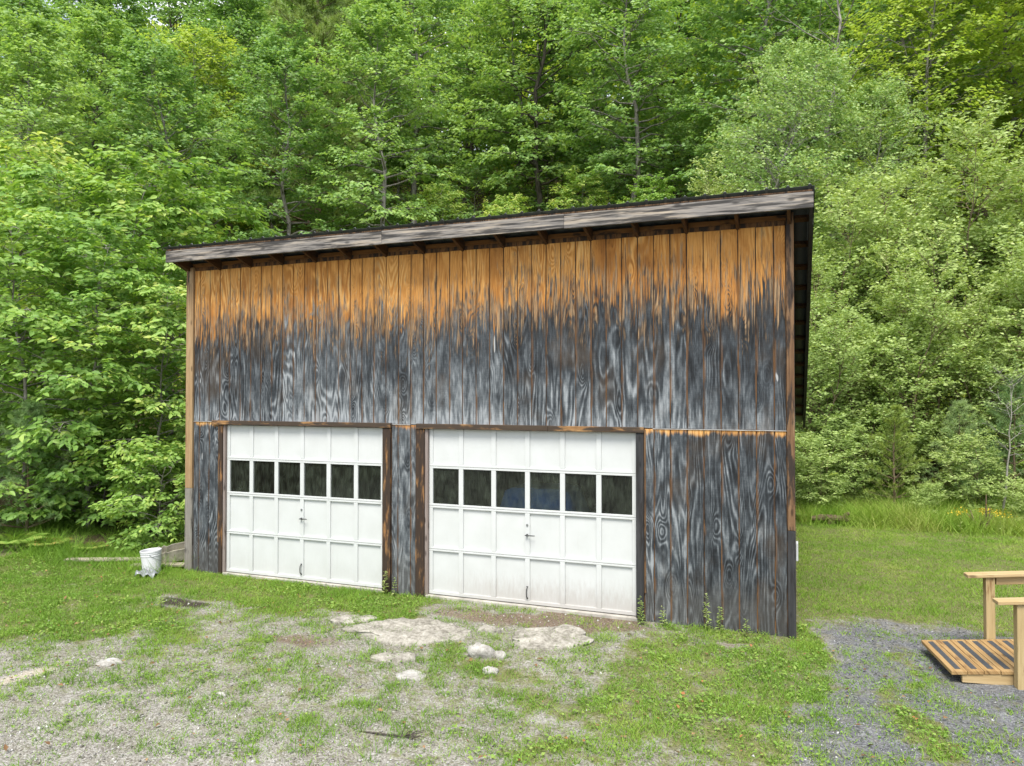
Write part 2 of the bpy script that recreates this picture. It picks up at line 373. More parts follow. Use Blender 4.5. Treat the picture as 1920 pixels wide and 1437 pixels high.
def door_paint():
    m, t, p, o = new_mat('white_door_paint'); N = NT(t); P, x, y, z = N.pos()
    n = N.noise(P, 3.0, 4.0, 0.6)
    c = N.ramp(n, [(0.3, (0.51, 0.525, 0.515)), (0.65, (0.55, 0.565, 0.56))])
    d = N.noise(N.vec(N.math('MULTIPLY', x, 30.0), 0.0, N.math('MULTIPLY', z, 6.0)), 1.0, 4.0, 0.7)
    splash = N.math('MULTIPLY', N.math('SUBTRACT', 1.0, N.smooth(N.math('ADD', z, N.math('MULTIPLY', d, -0.55)), -0.20, 0.20)), N.math('MULTIPLY_ADD', N.smooth(x, -4.9, -3.6), 0.7, 0.3))
    c = N.mix(N.math('MULTIPLY', splash, 0.55), c, (0.34, 0.30, 0.27))
    gm = N.noise(N.vec(N.math('MULTIPLY', x, 16.0), 3.0, N.math('MULTIPLY', z, 1.6)), 1.0, 5.0, 0.7)
    c = N.mix(N.math('MULTIPLY', N.smooth(gm, 0.52, 0.75), 0.10), c, (0.36, 0.35, 0.31))
    N.to(c, p.inputs['Base Color']); p.inputs['Roughness'].default_value = 0.45
    return m
M['door'] = door_paint()
def glass_mat():
    m = bpy.data.materials.new('dusty_glass_painted_reflection'); m.use_nodes = True; t = m.node_tree; t.nodes.clear(); N = NT(t)
    out = nn(t, 'ShaderNodeOutputMaterial'); tr = nn(t, 'ShaderNodeBsdfTransparent', inp={'Color': (0.80, 0.85, 0.82, 1)})
    gl = nn(t, 'ShaderNodeBsdfGlossy', inp={'Roughness': 0.06, 'Color': (0.9, 0.95, 0.92, 1)}); df = nn(t, 'ShaderNodeBsdfDiffuse', inp={'Color': (0.27, 0.33, 0.24, 1)})  # greenish diffuse layer: pane dust plus green reflections painted into its colour
    fr = nn(t, 'ShaderNodeFresnel', inp={'IOR': 1.42}); m1 = nn(t, 'ShaderNodeMixShader'); m2 = nn(t, 'ShaderNodeMixShader')
    P, x, y, z = N.pos()
    dust_reflection = N.noise(N.vec(N.math('MULTIPLY', x, 30.0), N.math('MULTIPLY', N.rnd(), 9.0), N.math('MULTIPLY', z, 7.0)), 1.0, 5.0, 0.7)
    reflection_blot = N.noise(N.vec(N.math('MULTIPLY', x, 9.0), N.math('MULTIPLY', N.rnd(), 5.0), N.math('MULTIPLY', z, 6.0)), 1.0, 3.0, 0.6)
    dust_reflection = N.math('ADD', N.math('MULTIPLY', dust_reflection, 0.55), N.math('MULTIPLY', reflection_blot, 0.55))
    N.to(N.math('MULTIPLY', N.math('ADD', N.smooth(dust_reflection, 0.40, 0.80), N.math('MULTIPLY_ADD', N.rnd(), 0.22, 0.06)), 0.115), m2.inputs[0])
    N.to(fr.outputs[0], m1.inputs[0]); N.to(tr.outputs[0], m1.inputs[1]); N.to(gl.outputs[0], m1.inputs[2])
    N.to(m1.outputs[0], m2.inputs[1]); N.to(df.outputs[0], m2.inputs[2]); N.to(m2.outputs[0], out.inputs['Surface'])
    return m
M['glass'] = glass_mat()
def rock_mat(name, a, b, c3):
    m, t, p, o = new_mat(name); N = NT(t); P, *_ = N.pos()
    n = N.noise(P, 7.0, 8.0, 0.68); n2 = N.noise(P, 28.0, 5.0, 0.6)
    c = N.ramp(N.math('ADD', N.math('MULTIPLY', n, 0.7), N.math('MULTIPLY', n2, 0.3)), [(0.35, a), (0.5, b), (0.66, c3)])
    N.to(c, p.inputs['Base Color']); p.inputs['Roughness'].default_value = 0.9; p.inputs['Specular IOR Level'].default_value = 0.2
    N.to(N.bump(N.math('ADD', n, N.math('MULTIPLY', n2, 0.5)), 0.7, 0.02), p.inputs['Normal']); return m
M['rock'] = rock_mat('pale_ledge_rock', (0.15, 0.137, 0.112), (0.30, 0.28, 0.24), (0.45, 0.425, 0.375))
M['white_rock'] = rock_mat('pale_grey_stone', (0.22, 0.205, 0.185), (0.36, 0.345, 0.315), (0.50, 0.485, 0.455))

M['leaf_beech'] = leaf_mat('beech_leaf', [(0.0, (0.099, 0.197, 0.044)), (0.45, (0.199, 0.355, 0.074)), (0.8, (0.332, 0.486, 0.108)), (1.0, (0.531, 0.588, 0.168))], 0.38)
M['leaf_maple'] = leaf_mat('maple_leaf', [(0.0, (0.109, 0.221, 0.075)), (0.5, (0.220, 0.377, 0.113)), (1.0, (0.396, 0.541, 0.151))], 0.40)
M['leaf_yellow'] = leaf_mat('yellow_backlit_leaf', [(0.0, (0.185, 0.304, 0.051)), (0.5, (0.330, 0.462, 0.078)), (1.0, (0.528, 0.600, 0.133))], 0.45)  # own yellow-green of the maples; painted backlight in the far woods
M['leaf_willow'] = leaf_mat('willow_leaf', [(0.0, (0.181, 0.274, 0.082)), (0.45, (0.323, 0.439, 0.133)), (0.85, (0.491, 0.588, 0.216)), (1.0, (0.540, 0.588, 0.279))], 0.32)
M['leaf_birch'] = leaf_mat('birch_leaf', [(0.0, (0.149, 0.268, 0.087)), (0.5, (0.284, 0.437, 0.142)), (1.0, (0.513, 0.588, 0.246))], 0.33)
M['needle'] = leaf_mat('pine_needle', [(0.0, (0.120, 0.230, 0.094)), (0.5, (0.226, 0.352, 0.133)), (1.0, (0.390, 0.489, 0.204))], 0.2)
M['needle_soft'] = leaf_mat('white_pine_needle', [(0.0, (0.13, 0.23, 0.07)), (0.5, (0.23, 0.34, 0.10)), (1.0, (0.36, 0.44, 0.15))], 0.3)
M['needle_yellow'] = leaf_mat('young_pine_needle', [(0.0, (0.156, 0.240, 0.042)), (0.5, (0.264, 0.348, 0.066)), (1.0, (0.396, 0.456, 0.108))], 0.2)
M['grass'] = leaf_mat('grass_blade', [(0.0, (0.107, 0.220, 0.023)), (0.45, (0.182, 0.319, 0.037)), (0.78, (0.289, 0.397, 0.067)), (1.0, (0.443, 0.452, 0.159))], 0.25, 0.6, spec=0.2)
M['weed'] = leaf_mat('weed_leaf', [(0.0, (0.110, 0.220, 0.038)), (0.55, (0.187, 0.311, 0.054)), (0.9, (0.308, 0.381, 0.090)), (1.0, (0.396, 0.170, 0.074))], 0.25, 0.55, spec=0.25)
M['litter'] = leaf_mat('dead_leaf', [(0.0, (0.10, 0.055, 0.025)), (0.5, (0.20, 0.11, 0.05)), (1.0, (0.32, 0.20, 0.10))], 0.1, 0.8)
M['flower'] = leaf_mat('yellow_flower', [(0.0, (0.55, 0.36, 0.02)), (1.0, (0.75, 0.55, 0.05))], 0.2, 0.7)
M['bark_grey'] = bark_mat('grey_bark', (0.11, 0.10, 0.085), (0.31, 0.29, 0.26))
M['bark_dark'] = bark_mat('dark_bark', (0.035, 0.030, 0.025), (0.10, 0.088, 0.072))
M['bark_pale'] = bark_mat('pale_birch_bark', (0.14, 0.13, 0.11), (0.36, 0.34, 0.30))
M['bark_brown'] = bark_mat('brown_bark', (0.085, 0.060, 0.038), (0.20, 0.15, 0.10))

# ------------------------------------------------------------------ terrain
def hill(x, y):
    x = np.asarray(x, float); y = np.asarray(y, float)
    start = 9.0 + 0.0 * x
    d = np.clip(y - start, 0, None)
    rise = 0.56 * (np.sqrt(d * d + 9.0) - 3.0)
    cap = 19.0
    rise = cap * np.tanh(rise / cap) if False else np.where(rise < 22, rise, 22 + (1 - np.exp(-(rise - 22) / 10)) * 10)
    left = np.clip(-x - 11.5, 0, 40); rise = rise + 0.10 * left * sstep(-6, 3, y)
    return rise
def ground_z(x, y):
    x = np.asarray(x, float); y = np.asarray(y, float)
    z = hill(x, y)
    near = sstep(0.0, 1.0, np.maximum(np.maximum(-y - 0.25, x - 0.15), -9.4 - x))
    z = z + (fbm(x * 0.8, y * 0.8, 3) - 0.5) * 0.10 * near + (fbm(x * 3.5, y * 3.5, 5) - 0.5) * 0.035 * near
    z = z + 0.25 * (fbm(x * 0.35, y * 0.35, 9) - 0.5) * sstep(8, 14, y)
    z = z + 0.02 * sstep(2, 6, y) * sstep(0.3, 1.5, x)
    return z - 0.005
def blob(x, y, cx, cy, rx, ry, s=1.0):
    return s * np.exp(-(((x - cx) / rx) ** 2 + ((y - cy) / ry) ** 2))
def masks(x, y):
    n1 = fbm(x * 1.1, y * 1.1, 21); n2 = fbm(x * 3.2, y * 3.2, 33); n3 = fbm(x * 0.45, y * 0.45, 55)
    wx = x + (n1 - 0.5) * 0.9 + (n2 - 0.5) * 0.5; wy = y + (fbm(x * 1.1, y * 1.1, 88) - 0.5) * 0.9 + (fbm(x * 3, y * 3, 99) - 0.5) * 0.5
    g = 0.50 * sstep(-6.4, -3.2, wy)                               # thin patchy cover over the gravel yard
    g = np.maximum(g, 0.24)
    # strip at the foot of the left door
    g = np.maximum(g, 0.95 * sstep(-1.55, -1.05, wy) * sstep(-4.0, -4.6, wx))
    # left rough lawn
    g = np.maximum(g, 0.80 * sstep(-6.9, -7.9, wx + 0.25 * (wy + 1.5)) * sstep(-3.7, -2.7, wy))
    g = np.maximum(g, 0.85 * sstep(-8.0, -8.6, wx) * sstep(-5.2, -4.2, wy))
    # right band in front of the boarded wall
    g = np.maximum(g, 0.78 * sstep(-2.6, -1.7, wx - 0.10 * (wy + 1)) * sstep(0.8, 0.1, wx) * sstep(-4.8, -3.0, wy + 0.35 * wx))
    g = np.maximum(g, 0.55 * sstep(-2.7, -1.9, wx) * sstep(0.8, 0.1, wx))
    for b in ((-3.0, -2.05, 1.0, 0.42, 0.9), (-5.8, -2.3, 0.55, 0.35, 0.95), (-6.9, -2.5, 0.7, 0.45, 0.85), (-4.2, -2.8, 1.3, 0.35, 0.55),
              (-2.2, -2.6, 1.2, 0.6, 0.75), (-3.0, -0.62, 0.16, 0.5, 0.9), (-5.0, -1.95, 0.35, 0.3, 0.6), (-1.6, -3.7, 0.8, 0.4, 0.8)):
        g = np.maximum(g, blob(wx, wy, *b))
    # lawn on the right, beyond the drive
    lawn = sstep(0.45, 1.55, wy + 0.12 * (wx - 1.2)) * sstep(-0.4, 0.1, x)
    lawn = np.maximum(lawn, sstep(0.45, 0.15, wx) * sstep(-0.4, 0.2, x) * sstep(-1.6, -0.6, wy))
    # blue grey drive
    drive = sstep(-0.22, 0.22, wx - (0.36 + 0.143 * wy)) * (1 - lawn)
    g = g * (1 - drive) + drive * np.maximum(0.36, blob(wx, wy, 1.0, -2.3, 0.30, 1.9, 0.95))
    g = np.maximum(g, drive * blob(wx, wy, 1.25, -0.5, 0.22, 0.9, 0.75)); g = np.maximum(g, drive * blob(wx, wy, 1.0, 0.9, 0.7, 0.35, 0.7))
    g = np.maximum(g, lawn)
    # bare patches
    dirt = np.maximum(blob(wx, wy, -3.05, -0.42, 1.25, 0.38, 1.1), blob(wx, wy, -2.1, -0.55, 0.5, 0.3, 0.7))
    dirt = np.maximum(dirt, blob(wx, wy, -5.3, -2.0, 0.8, 0.35, 0.7))
    dirt = np.maximum(dirt, blob(wx, wy, -0.9, -0.55, 0.35, 0.12, 0.6))
    dark = blob(wx, wy, -7.95, -1.5, 0.55, 0.24, 1.15)
    g = g * (1 - np.clip(dirt * 1.05, 0, 0.95)) * (1 - np.clip(dark, 0, 0.95))
    g = np.maximum(g, blob(wx, wy, -3.02, -0.75, 0.12, 0.35, 0.75))
    path = blob(wx, wy, -7.35, -4.1, 0.16, 0.7, 1.0); g = g * (1 - path)
    forest = np.maximum(sstep(8.6, 10.2, y + (n1 - 0.5) * 1.6), sstep(-0.1, 0.9, y + (n1 - 0.5)) * sstep(-9.3, -9.9, x))
    forest = np.maximum(forest, sstep(-12.6, -14.0, x + (n1 - 0.5)))
    g = g * (1 - forest)
    return dict(grass=g, drive=drive, dirt=np.clip(dirt, 0, 1), dark=np.clip(dark, 0, 1), forest=forest, lawn=lawn, path=path)

def lines(segs):
    out = [np.array([segs[0][0]])]
    for a, b, n in segs: out.append(np.linspace(a, b, n + 1)[1:])
    return np.concatenate(out)
gx = lines([(-400, -80, 8), (-80, -26, 18), (-26, -12, 28), (-12, 3, 250), (3, 8, 25), (8, 40, 32), (40, 400, 10)])
gy = lines([(-300, -40, 8), (-40, -8, 16), (-8, -6, 8), (-6, 1.6, 128), (1.6, 11, 60), (11, 60, 70), (60, 400, 12)])
X, Y = np.meshgrid(gx, gy); xs, ys = X.ravel(), Y.ravel()
mk = masks(xs, ys)
nx, ny = len(gx), len(gy)
idx = np.arange(nx * ny).reshape(ny, nx)
F = np.stack([idx[:-1, :-1], idx[:-1, 1:], idx[1:, 1:], idx[1:, :-1]], -1).reshape(-1, 4)
def ground_mat():
    m, t, p, o = new_mat('yard_ground'); N = NT(t); P, x, y, z = N.pos()
    n1 = N.noise(P, 2.2, 6.0, 0.65); n2 = N.noise(P, 26.0, 5.0, 0.7); n3 = N.noise(P, 90.0, 3.0, 0.6)
    v = nn(t, 'ShaderNodeTexVoronoi', inp={'Scale': 70.0, 'Randomness': 1.0}); N.to(P, v.inputs['Vector'])
    vc = nn(t, 'ShaderNodeSeparateColor'); N.to(v.outputs['Color'], vc.inputs[0])
    mixn = N.math('ADD', N.math('MULTIPLY', n1, 0.35), N.math('ADD', N.math('MULTIPLY', n2, 0.35), N.math('MULTIPLY', vc.outputs[0], 0.3)))
    gravel = N.ramp(mixn, [(0.28, (0.095, 0.085, 0.068)), (0.46, (0.22, 0.205, 0.178)), (0.60, (0.325, 0.31, 0.28)), (0.78, (0.48, 0.465, 0.435))])
    drive = N.ramp(mixn, [(0.28, (0.05, 0.05, 0.053)), (0.48, (0.125, 0.127, 0.134)), (0.62, (0.195, 0.198, 0.206)), (0.80, (0.34, 0.342, 0.348))])
    dirt = N.ramp(mixn, [(0.3, (0.085, 0.062, 0.045)), (0.5, (0.165, 0.125, 0.092)), (0.72, (0.27, 0.215, 0.165))])
    soil = N.ramp(mixn, [(0.3, (0.085, 0.085, 0.035)), (0.55, (0.155, 0.16, 0.062)), (0.75, (0.235, 0.22, 0.11))])
    litter = N.ramp(mixn, [(0.3, (0.035, 0.03, 0.016)), (0.55, (0.08, 0.062, 0.034)), (0.75, (0.14, 0.105, 0.06))])
    c = N.mix(N.attr('drive'), gravel, drive)
    c = N.mix(N.smooth(N.math('ADD', N.attr('path'), N.math('MULTIPLY', N.math('SUBTRACT', n2, 0.5), 0.5)), 0.25, 0.6), c, (0.40, 0.355, 0.29))
    c = N.mix(N.smooth(N.math('ADD', N.attr('dirt'), N.math('MULTIPLY', N.math('SUBTRACT', n2, 0.5), 0.7)), 0.25, 0.65), c, dirt)
    n4 = N.noise(P, 6.0, 4.0, 0.65)
    c = N.mix(N.math('MULTIPLY', N.smooth(N.math('ADD', N.attr('grass'), N.math('MULTIPLY', N.math('SUBTRACT', n4, 0.5), 1.6)), 0.2, 0.8), 0.42), c, (0.165, 0.155, 0.08))
    c = N.mix(N.smooth(N.math('ADD', N.attr('grass'), N.math('MULTIPLY', N.math('SUBTRACT', n4, 0.5), 1.3)), 0.45, 0.85), c, soil)
    c = N.mix(N.smooth(N.math('ADD', N.attr('dark'), N.math('MULTIPLY', N.math('SUBTRACT', n2, 0.5), 0.6)), 0.3, 0.9), c, (0.050, 0.041, 0.033))
    c = N.mix(N.attr('forest'), c, litter)
    N.to(c, p.inputs['Base Color']); p.inputs['Roughness'].default_value = 0.95; p.inputs['Specular IOR Level'].default_value = 0.15
    h = N.math('ADD', N.math('MULTIPLY', n2, 0.6), N.math('ADD', N.math('MULTIPLY', n3, 0.3), N.math('MULTIPLY', v.outputs['Distance'], -0.5)))
    N.to(N.bump(h, 0.8, 0.02), p.inputs['Normal'])
    return m
me = np_mesh('ground', np.stack([xs, ys, ground_z(xs, ys)], 1), F, ground_mat(), {k: mk[k] for k in ('grass', 'drive', 'dirt', 'dark', 'forest', 'path')}, smooth=True)
tag(mobj('ground', me), 'gravel yard, lawn and wooded hillside ground', 'ground', kind='structure')

# ------------------------------------------------------------------ garage
G = empty('garage'); tag(G, 'weathered two-door wooden garage with orange and grey plywood siding under a shed roof', 'garage')
XL, XR, DEP = -9.22, 0.0, 8.0
ZT = 4.84; ZM = 2.415; YF = 0.0
SL = 1 / 3.0
def roof_z(y, off=0.0): return 5.115 - (y + 0.40) * SL + off        # top of rafters
# sheathing behind the boards (its face shows in the grooves)
DL0, DL1, DR0, DR1, DZ0, DZ1 = -8.406, -5.543, -4.809, -1.873, 0.045, 2.36
b = MB()
b.box(XL + 0.02, XR - 0.02, 0.004, 0.05, DZ1 + 0.03, ZT + 0.06)
for a, c in ((XL + 0.02, DL0 - 0.05), (DL1 + 0.05, DR0 - 0.05), (DR1 + 0.05, XR - 0.02)): b.box(a, c, 0.0045, 0.0495, 0.02, DZ1 + 0.03)
b.build('wall_sheathing', M['backing'], G)
gro = [-0.2235 - 0.2032 * k for k in range(0, 46)]
seams = set(range(5, 46, 6))
xs0 = -0.0885; xe = -9.075
rng = random.Random(4)
def board(x0, x1, z0, z1, name='siding_board'):
    o = box(name, M['siding'], G, x0, x1, -0.006 + rng.uniform(-.0012, .0012), 0.0035, z0, z1, bevel=0.0025); return o
ed = [xs0] + [g for g in gro if g > xe + 0.05] + [xe]
for i in range(len(ed) - 1):
    a, c = ed[i + 1], ed[i]
    gr = 0.006
    seam = 0.003 if (i in seams or i - 1 in seams) else 0
    board(a + gr + (seam if i in seams else 0), c - gr, ZM + rng.uniform(-.002, .002), ZT + rng.uniform(-.003, .003))
for a0, a1, z0 in ((DR1 + 0.105, xs0, -0.03), (DL1 + 0.135, DR0 - 0.195, 0.0), (xe, DL0 - 0.245 + 0.13, 0.0)):
    e = [a1] + [g for g in gro if a0 + 0.03 < g < a1 - 0.03] + [a0]
    for i in range(len(e) - 1): board(e[i + 1] + 0.006, e[i] - 0.006, z0 + rng.uniform(-.02, .0), ZM - 0.012)
# right side wall boards (seen edge on), left and back wall
sy = [0.05 + 0.2032 * k for k in range(0, 40)] + [DEP]
for i in range(len(sy) - 1):
    if sy[i + 1] - sy[i] < 0.02: continue
    zt = roof_z(sy[i + 1]) - 0.05
    mbs = MB(); y0, y1 = sy[i] + 0.0055, sy[i + 1] - 0.0055
    zt0, zt1 = roof_z(y0) - 0.06, roof_z(y1) - 0.06
    vs = [(0, 0, 0), (0.012, 0, 0), (0.012, y1 - y0, 0), (0, y1 - y0, 0), (0, 0, zt0), (0.012, 0, zt0), (0.012, y1 - y0, zt1), (0, y1 - y0, zt1)]
    mbs.add(vs, [[0, 3, 2, 1], [4, 5, 6, 7], [0, 1, 5, 4], [1, 2, 6, 5], [2, 3, 7, 6], [3, 0, 4, 7]])
    mbs.build('siding_board', M['siding'], G, (-0.012 + 0.002, y0, 0))
def side_wall(name, x0, x1):
    mb = MB(); y0, y1 = 0.052, DEP
    vs = []
    for x in (x0, x1): vs += [(x, y0, 0), (x, y1, 0), (x, y1, roof_z(y1) - 0.06), (x, y0, roof_z(y0) - 0.06)]
    mb.add(vs, [[0, 1, 2, 3], [7, 6, 5, 4], [0, 4, 5, 1], [1, 5, 6, 2], [2, 6, 7, 3], [3, 7, 4, 0]])
    return mb.build(name, M['inside'] if name == 'inner_wall' else M['siding'], G)
side_wall('inner_wall', -0.10, -0.012); side_wall('side_wall', XL, XL + 0.1)
box('back_wall', M['siding'], G, XL, XR - 0.012, DEP + 0.001, DEP + 0.1, 0, roof_z(DEP) - 0.09)
box('floor_slab', M['concrete'], G, XL + 0.12, XR - 0.12, 0.06, DEP - 0.01, -0.12, 0.036)
for a, c in ((DL0, DL1), (DR0, DR1)): box('door_sill', M['concrete'], G, a - 0.03, c + 0.02, -0.05, 0.058, -0.12, 0.034, 0.006)
# corner boards
box('corner_board', M['tan_trim'], G, XL, -9.08, -0.035, 0.0035, 1.33, 4.90, 0.004)
box('corner_board', M['grey_trim'], G, XL - 0.004, -9.078, -0.032, 0.0035, -0.03, 1.326, 0.004)
box('corner_board', M['brown_trim'], G, -0.084, 0.0, -0.038, 0.0, 1.245, 4.98, 0.004)
box('corner_board', M['black_trim'], G, -0.086, 0.003, -0.036, 0.0, -0.02, 1.24, 0.004)
# electrical box on the right wall
box('electrical_box', M['box_grey'], G, 0.003, 0.030, 0.22, 0.36, 0.84, 1.06, 0.008)
# flashing strips over the lower sheets
box('flashing', M['flashing'], G, -1.66, -0.09, -0.016, -0.0065, ZM - 0.011, ZM - 0.002)
box('flashing', M['flashing'], G, -9.07, -8.70, -0.016, -0.0065, ZM - 0.011, ZM - 0.002)
box('flashing', M['flashing'], G, -5.42, -5.10, -0.016, -0.0065, ZM - 0.011, ZM - 0.002)

# roof: rafters, blocking, purlins, metal
def sloped(name, mat, x0, x1, y0, y1, top, thick):
    b = MB(); vs = []
    for y in (y0, y1):
        z1 = roof_z(y, top)
        vs += [(x0, y, z1 - thick), (x1, y, z1 - thick), (x1, y, z1), (x0, y, z1)]
    b.add(vs, [[0, 1, 2, 3], [7, 6, 5, 4], [0, 4, 5, 1], [1, 5, 6, 2], [2, 6, 7, 3], [3, 7, 4, 0]])
    return b.build(name, mat, G)
rx = []
x = -0.546 * 1.151
while x > XL + 0.2: rx.append(x); x -= 0.6096
rx = [-0.05] + rx + [XL + 0.06]
for xr in rx: sloped('rafter', M['rafter'], xr - 0.019, xr + 0.019, -0.36, DEP + 0.3, 0.0, 0.155)
rs = sorted(rx)
for a, c in zip(rs[:-1], rs[1:]):
    box('blocking', M['blocking'], G, a + 0.021, c - 0.021, 0.008, 0.04, ZT + 0.062, roof_z(0.04) - 0.004, 0.002)
# fascia of three boards, each with own weathering
fx = [-9.29, -5.35, -2.70, 0.213]
for a, c, dz in ((fx[0], fx[1], 0.0), (fx[1], fx[2], 0.004), (fx[2], fx[3], 0.0)):
    box('fascia_board', M['fascia'], G, a + 0.0012, c - 0.0012, -0.40, -0.362, 4.93 + dz, 5.112 + dz, 0.004)
box('fascia_cap', M['brown_trim'], G, -9.28, 0.20, -0.395, -0.362, 5.118, 5.135)
ny_p = 15
for k in range(ny_p):
    y = 0.18 + k * 0.585
    if y > DEP + 0.3: break
    sloped('purlin', M['rafter'], 0.012, 0.170, y - 0.045, y + 0.045, 0.04, 0.036)
    sloped('purlin', M['rafter'], -9.26, 0.0, y - 0.045, y + 0.045, 0.0385, 0.036)
sloped('rake_board', M['black_trim'], 0.172, 0.209, -0.358, 3.6, 0.03, 0.17)
sloped('rake_board', M['black_trim'], 0.172, 0.209, 3.604, DEP + 0.35, 0.03, 0.13)
sloped('rake_trim', M['roof_metal'], 0.2105, 0.217, 0.10, DEP + 0.35, 0.045, 0.15)
sloped('rake_board', M['rafter'], -9.285, -9.25, -0.358, DEP + 0.35, 0.03, 0.15)
# ribbed metal sheets
ribs = []; xx = -9.31; step = 0.2286
prof = []
while xx < 0.215:
    prof += [(xx, 0.0), (xx + 0.085, 0.0), (xx + 0.098, 0.020), (xx + 0.122, 0.020), (xx + 0.135, 0.0)]
    xx += step
prof = [(a, c) for a, c in prof if a < 0.222] + [(0.224, 0.0), (0.226, -0.06)]
V = []; Fq = []
ysr = [-0.425, DEP + 0.38]
for y in ysr:
    for a, c in prof: V.append((a, y, roof_z(y, 0.046 + c)))
n = len(prof)
for i in range(n - 1): Fq.append((i, i + 1, n + i + 1, n + i))
o = mobj('metal_roof', np_mesh('metal_roof', V, np.array(Fq), M['roof_metal']), G)
md = o.modifiers.new('thickness', 'SOLIDIFY'); md.thickness = 0.004
# screw heads along the eave
for k in range(42):
    xk = -9.31 + 0.11 + k * step
    if xk > 0.2: break
    z0 = roof_z(-0.415, 0.068)
    s = MB(); s.lathe([(0.0, 0.010), (0.008, 0.009), (0.010, 0.0)], 6); s.build('roof_screw', M['metal'], G, (xk, -0.405, z0))

# door trim
def vtrim(mat, x0, x1, z0, z1, y0=-0.045, y1=0.0035): return box('door_casing', M[mat], G, x0, x1, y0, y1, z0, z1, 0.005)
vtrim('scorched_trim', DL0 - 0.115, DL0 - 0.048, -0.01, 2.358)                # left casing of left door
vtrim('jamb', DL0 - 0.046, DL0 - 0.004, 0.0, 2.356, -0.028, 0.10)
vtrim('scorched_trim', DL1 + 0.004, DL1 + 0.132, -0.02, 2.356)
vtrim('scorched_trim', DR0 - 0.192, DR0 - 0.055, -0.02, 2.352)
vtrim('jamb', DR0 - 0.052, DR0 - 0.004, 0.0, 2.352, -0.028, 0.10)
vtrim('black_trim', DR1 + 0.004, DR1 + 0.10, -0.02, 2.352)
vtrim('brown_trim', DR1 + 0.1015, DR1 + 0.125, 0.35, 2.395, -0.022, 0.003)
vtrim('brown_trim', DL0 - 0.148, DL0 - 0.117, 0.5, 2.35, -0.030, 0.003)
def header(x0, x1, z0=2.362, z1=2.43): return box('door_header', M['header_trim'], G, x0, x1, -0.062, 0.0035, z0, z1, 0.006)
header(-8.66, -5.40); header(-4.99, -3.03, 2.356, 2.428); header(-3.027, -1.765, 2.356, 2.426)
b = MB()
for a, c in ((DL0, DL1), (DR0, DR1)): b.box(a - 0.045, c + 0.045, 0.055, 0.14, DZ1 - 0.01, DZ1 + 0.12)
b.build('door_lintel', M['inside'], G)

def garage_door(x0, x1, label):
    W = x1 - x0; z0 = DZ0; H = DZ1 - 0.005 - DZ0; yb, yf = 0.040, 0.012     # panel face, frame face (more negative = nearer)
    st = W / 6.0
    rows = [(0.045, 0.600), (0.655, 1.205), (1.262, 1.757), (1.815, H)]       # bottom panels, panels, panes, top panels
    sw = 0.034
    fr = MB()
    for i in range(7):                                                        # stiles
        xc = x0 + i * st; a, c = xc - sw, xc + sw
        if i == 0: a, c = x0, x0 + 0.055
        if i == 6: a, c = x1 - 0.055, x1
        for r in rows: fr.box(a, c, yf, yb + 0.02, z0 + r[0], z0 + r[1])
    zr = [(0, rows[0][0]), (rows[0][1], rows[1][0]), (rows[1][1], rows[2][0]), (rows[2][1], rows[3][0])]
    for a, c in zr:                                                           # rails, split at the section joint
        mid = (a + c) / 2
        if a == 0: fr.box(x0, x1, yf - 0.0015, yb + 0.02, z0 + a, z0 + c)
        else:
            fr.box(x0, x1, yf - 0.0015, yb + 0.02, z0 + a, z0 + mid - 0.002); fr.box(x0, x1, yf - 0.0025, yb + 0.02, z0 + mid + 0.002, z0 + c)
    d = fr.build('garage_door', M['door'], G); d['label'] = label
    m = d.modifiers.new('bevel', 'BEVEL'); m.width = 0.004; m.segments = 2; m.limit_method = 'ANGLE'
    for ri, r in enumerate(rows):
        for i in range(6):
            a = x0 + i * st + (sw if i else 0.055); c = x0 + (i + 1) * st - (sw if i < 5 else 0.055)
            if ri == 2:
                pb = MB(); cx, cz = (a + c) / 2, z0 + r[0]
                hw, hh = (c - a) / 2, r[1] - r[0]
                pb.add([(-hw - .004, 0, -.004), (hw + .004, 0, -.004), (hw + .004, 0, hh + .004), (-hw - .004, 0, hh + .004)], [[0, 1, 2, 3]])
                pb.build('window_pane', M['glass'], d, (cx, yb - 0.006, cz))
            else:
                box('door_panel', M['door'], d, a - 0.004, c + 0.004, yb - (0.004 if ri < 3 else 0.010), yb + 0.012, z0 + r[0] - 0.004, z0 + r[1] + (0.004 if ri < 3 else -0.002))
    xc = x0 + W / 2 + 0.0
    k = MB(); k.lathe([(0.0, 0.008), (0.014, 0.008), (0.016, 0.0)], 14, M=Matrix.Rotation(math.pi / 2, 4, 'X')); k.build('keyhole', M['metal'], d, (xc, yf - 0.004, z0 + 1.05), smooth=False)
    k = MB(); R90 = Matrix.Rotation(math.pi / 2, 4, 'X')
    k.lathe([(0.0, 0.02), (0.012, 0.02), (0.016, 0.006), (0.018, 0.0)], 14, M=R90)
    k.tube([(-0.02, -0.028, 0), (0.03, -0.032, 0.001), (0.115, -0.030, 0.002)], [0.008, 0.008, 0.006], 8)
    k.build('lock_handle', M['black_metal'], d, (xc, yf - 0.004, z0 + 0.915))
    k = MB(); pts = [(0, 0, 0.0), (0, -0.006, 0.012), (0, -0.03, 0.03), (0, -0.035, 0.08), (0, -0.03, 0.13), (0, -0.006, 0.148), (0, 0, 0.16)]
    k.tube(pts, [0.013, 0.010, 0.007, 0.007, 0.007, 0.010, 0.013], 8)
    k.build('lift_handle', M['black_metal'], d, (xc, yf - 0.003, z0 + 0.075))
    return d
garage_door(DL0, DL1, 'white panelled overhead door with six dark panes, narrower left door')
garage_door(DR0, DR1, 'white panelled overhead door with dirt splashed along its foot, right door')
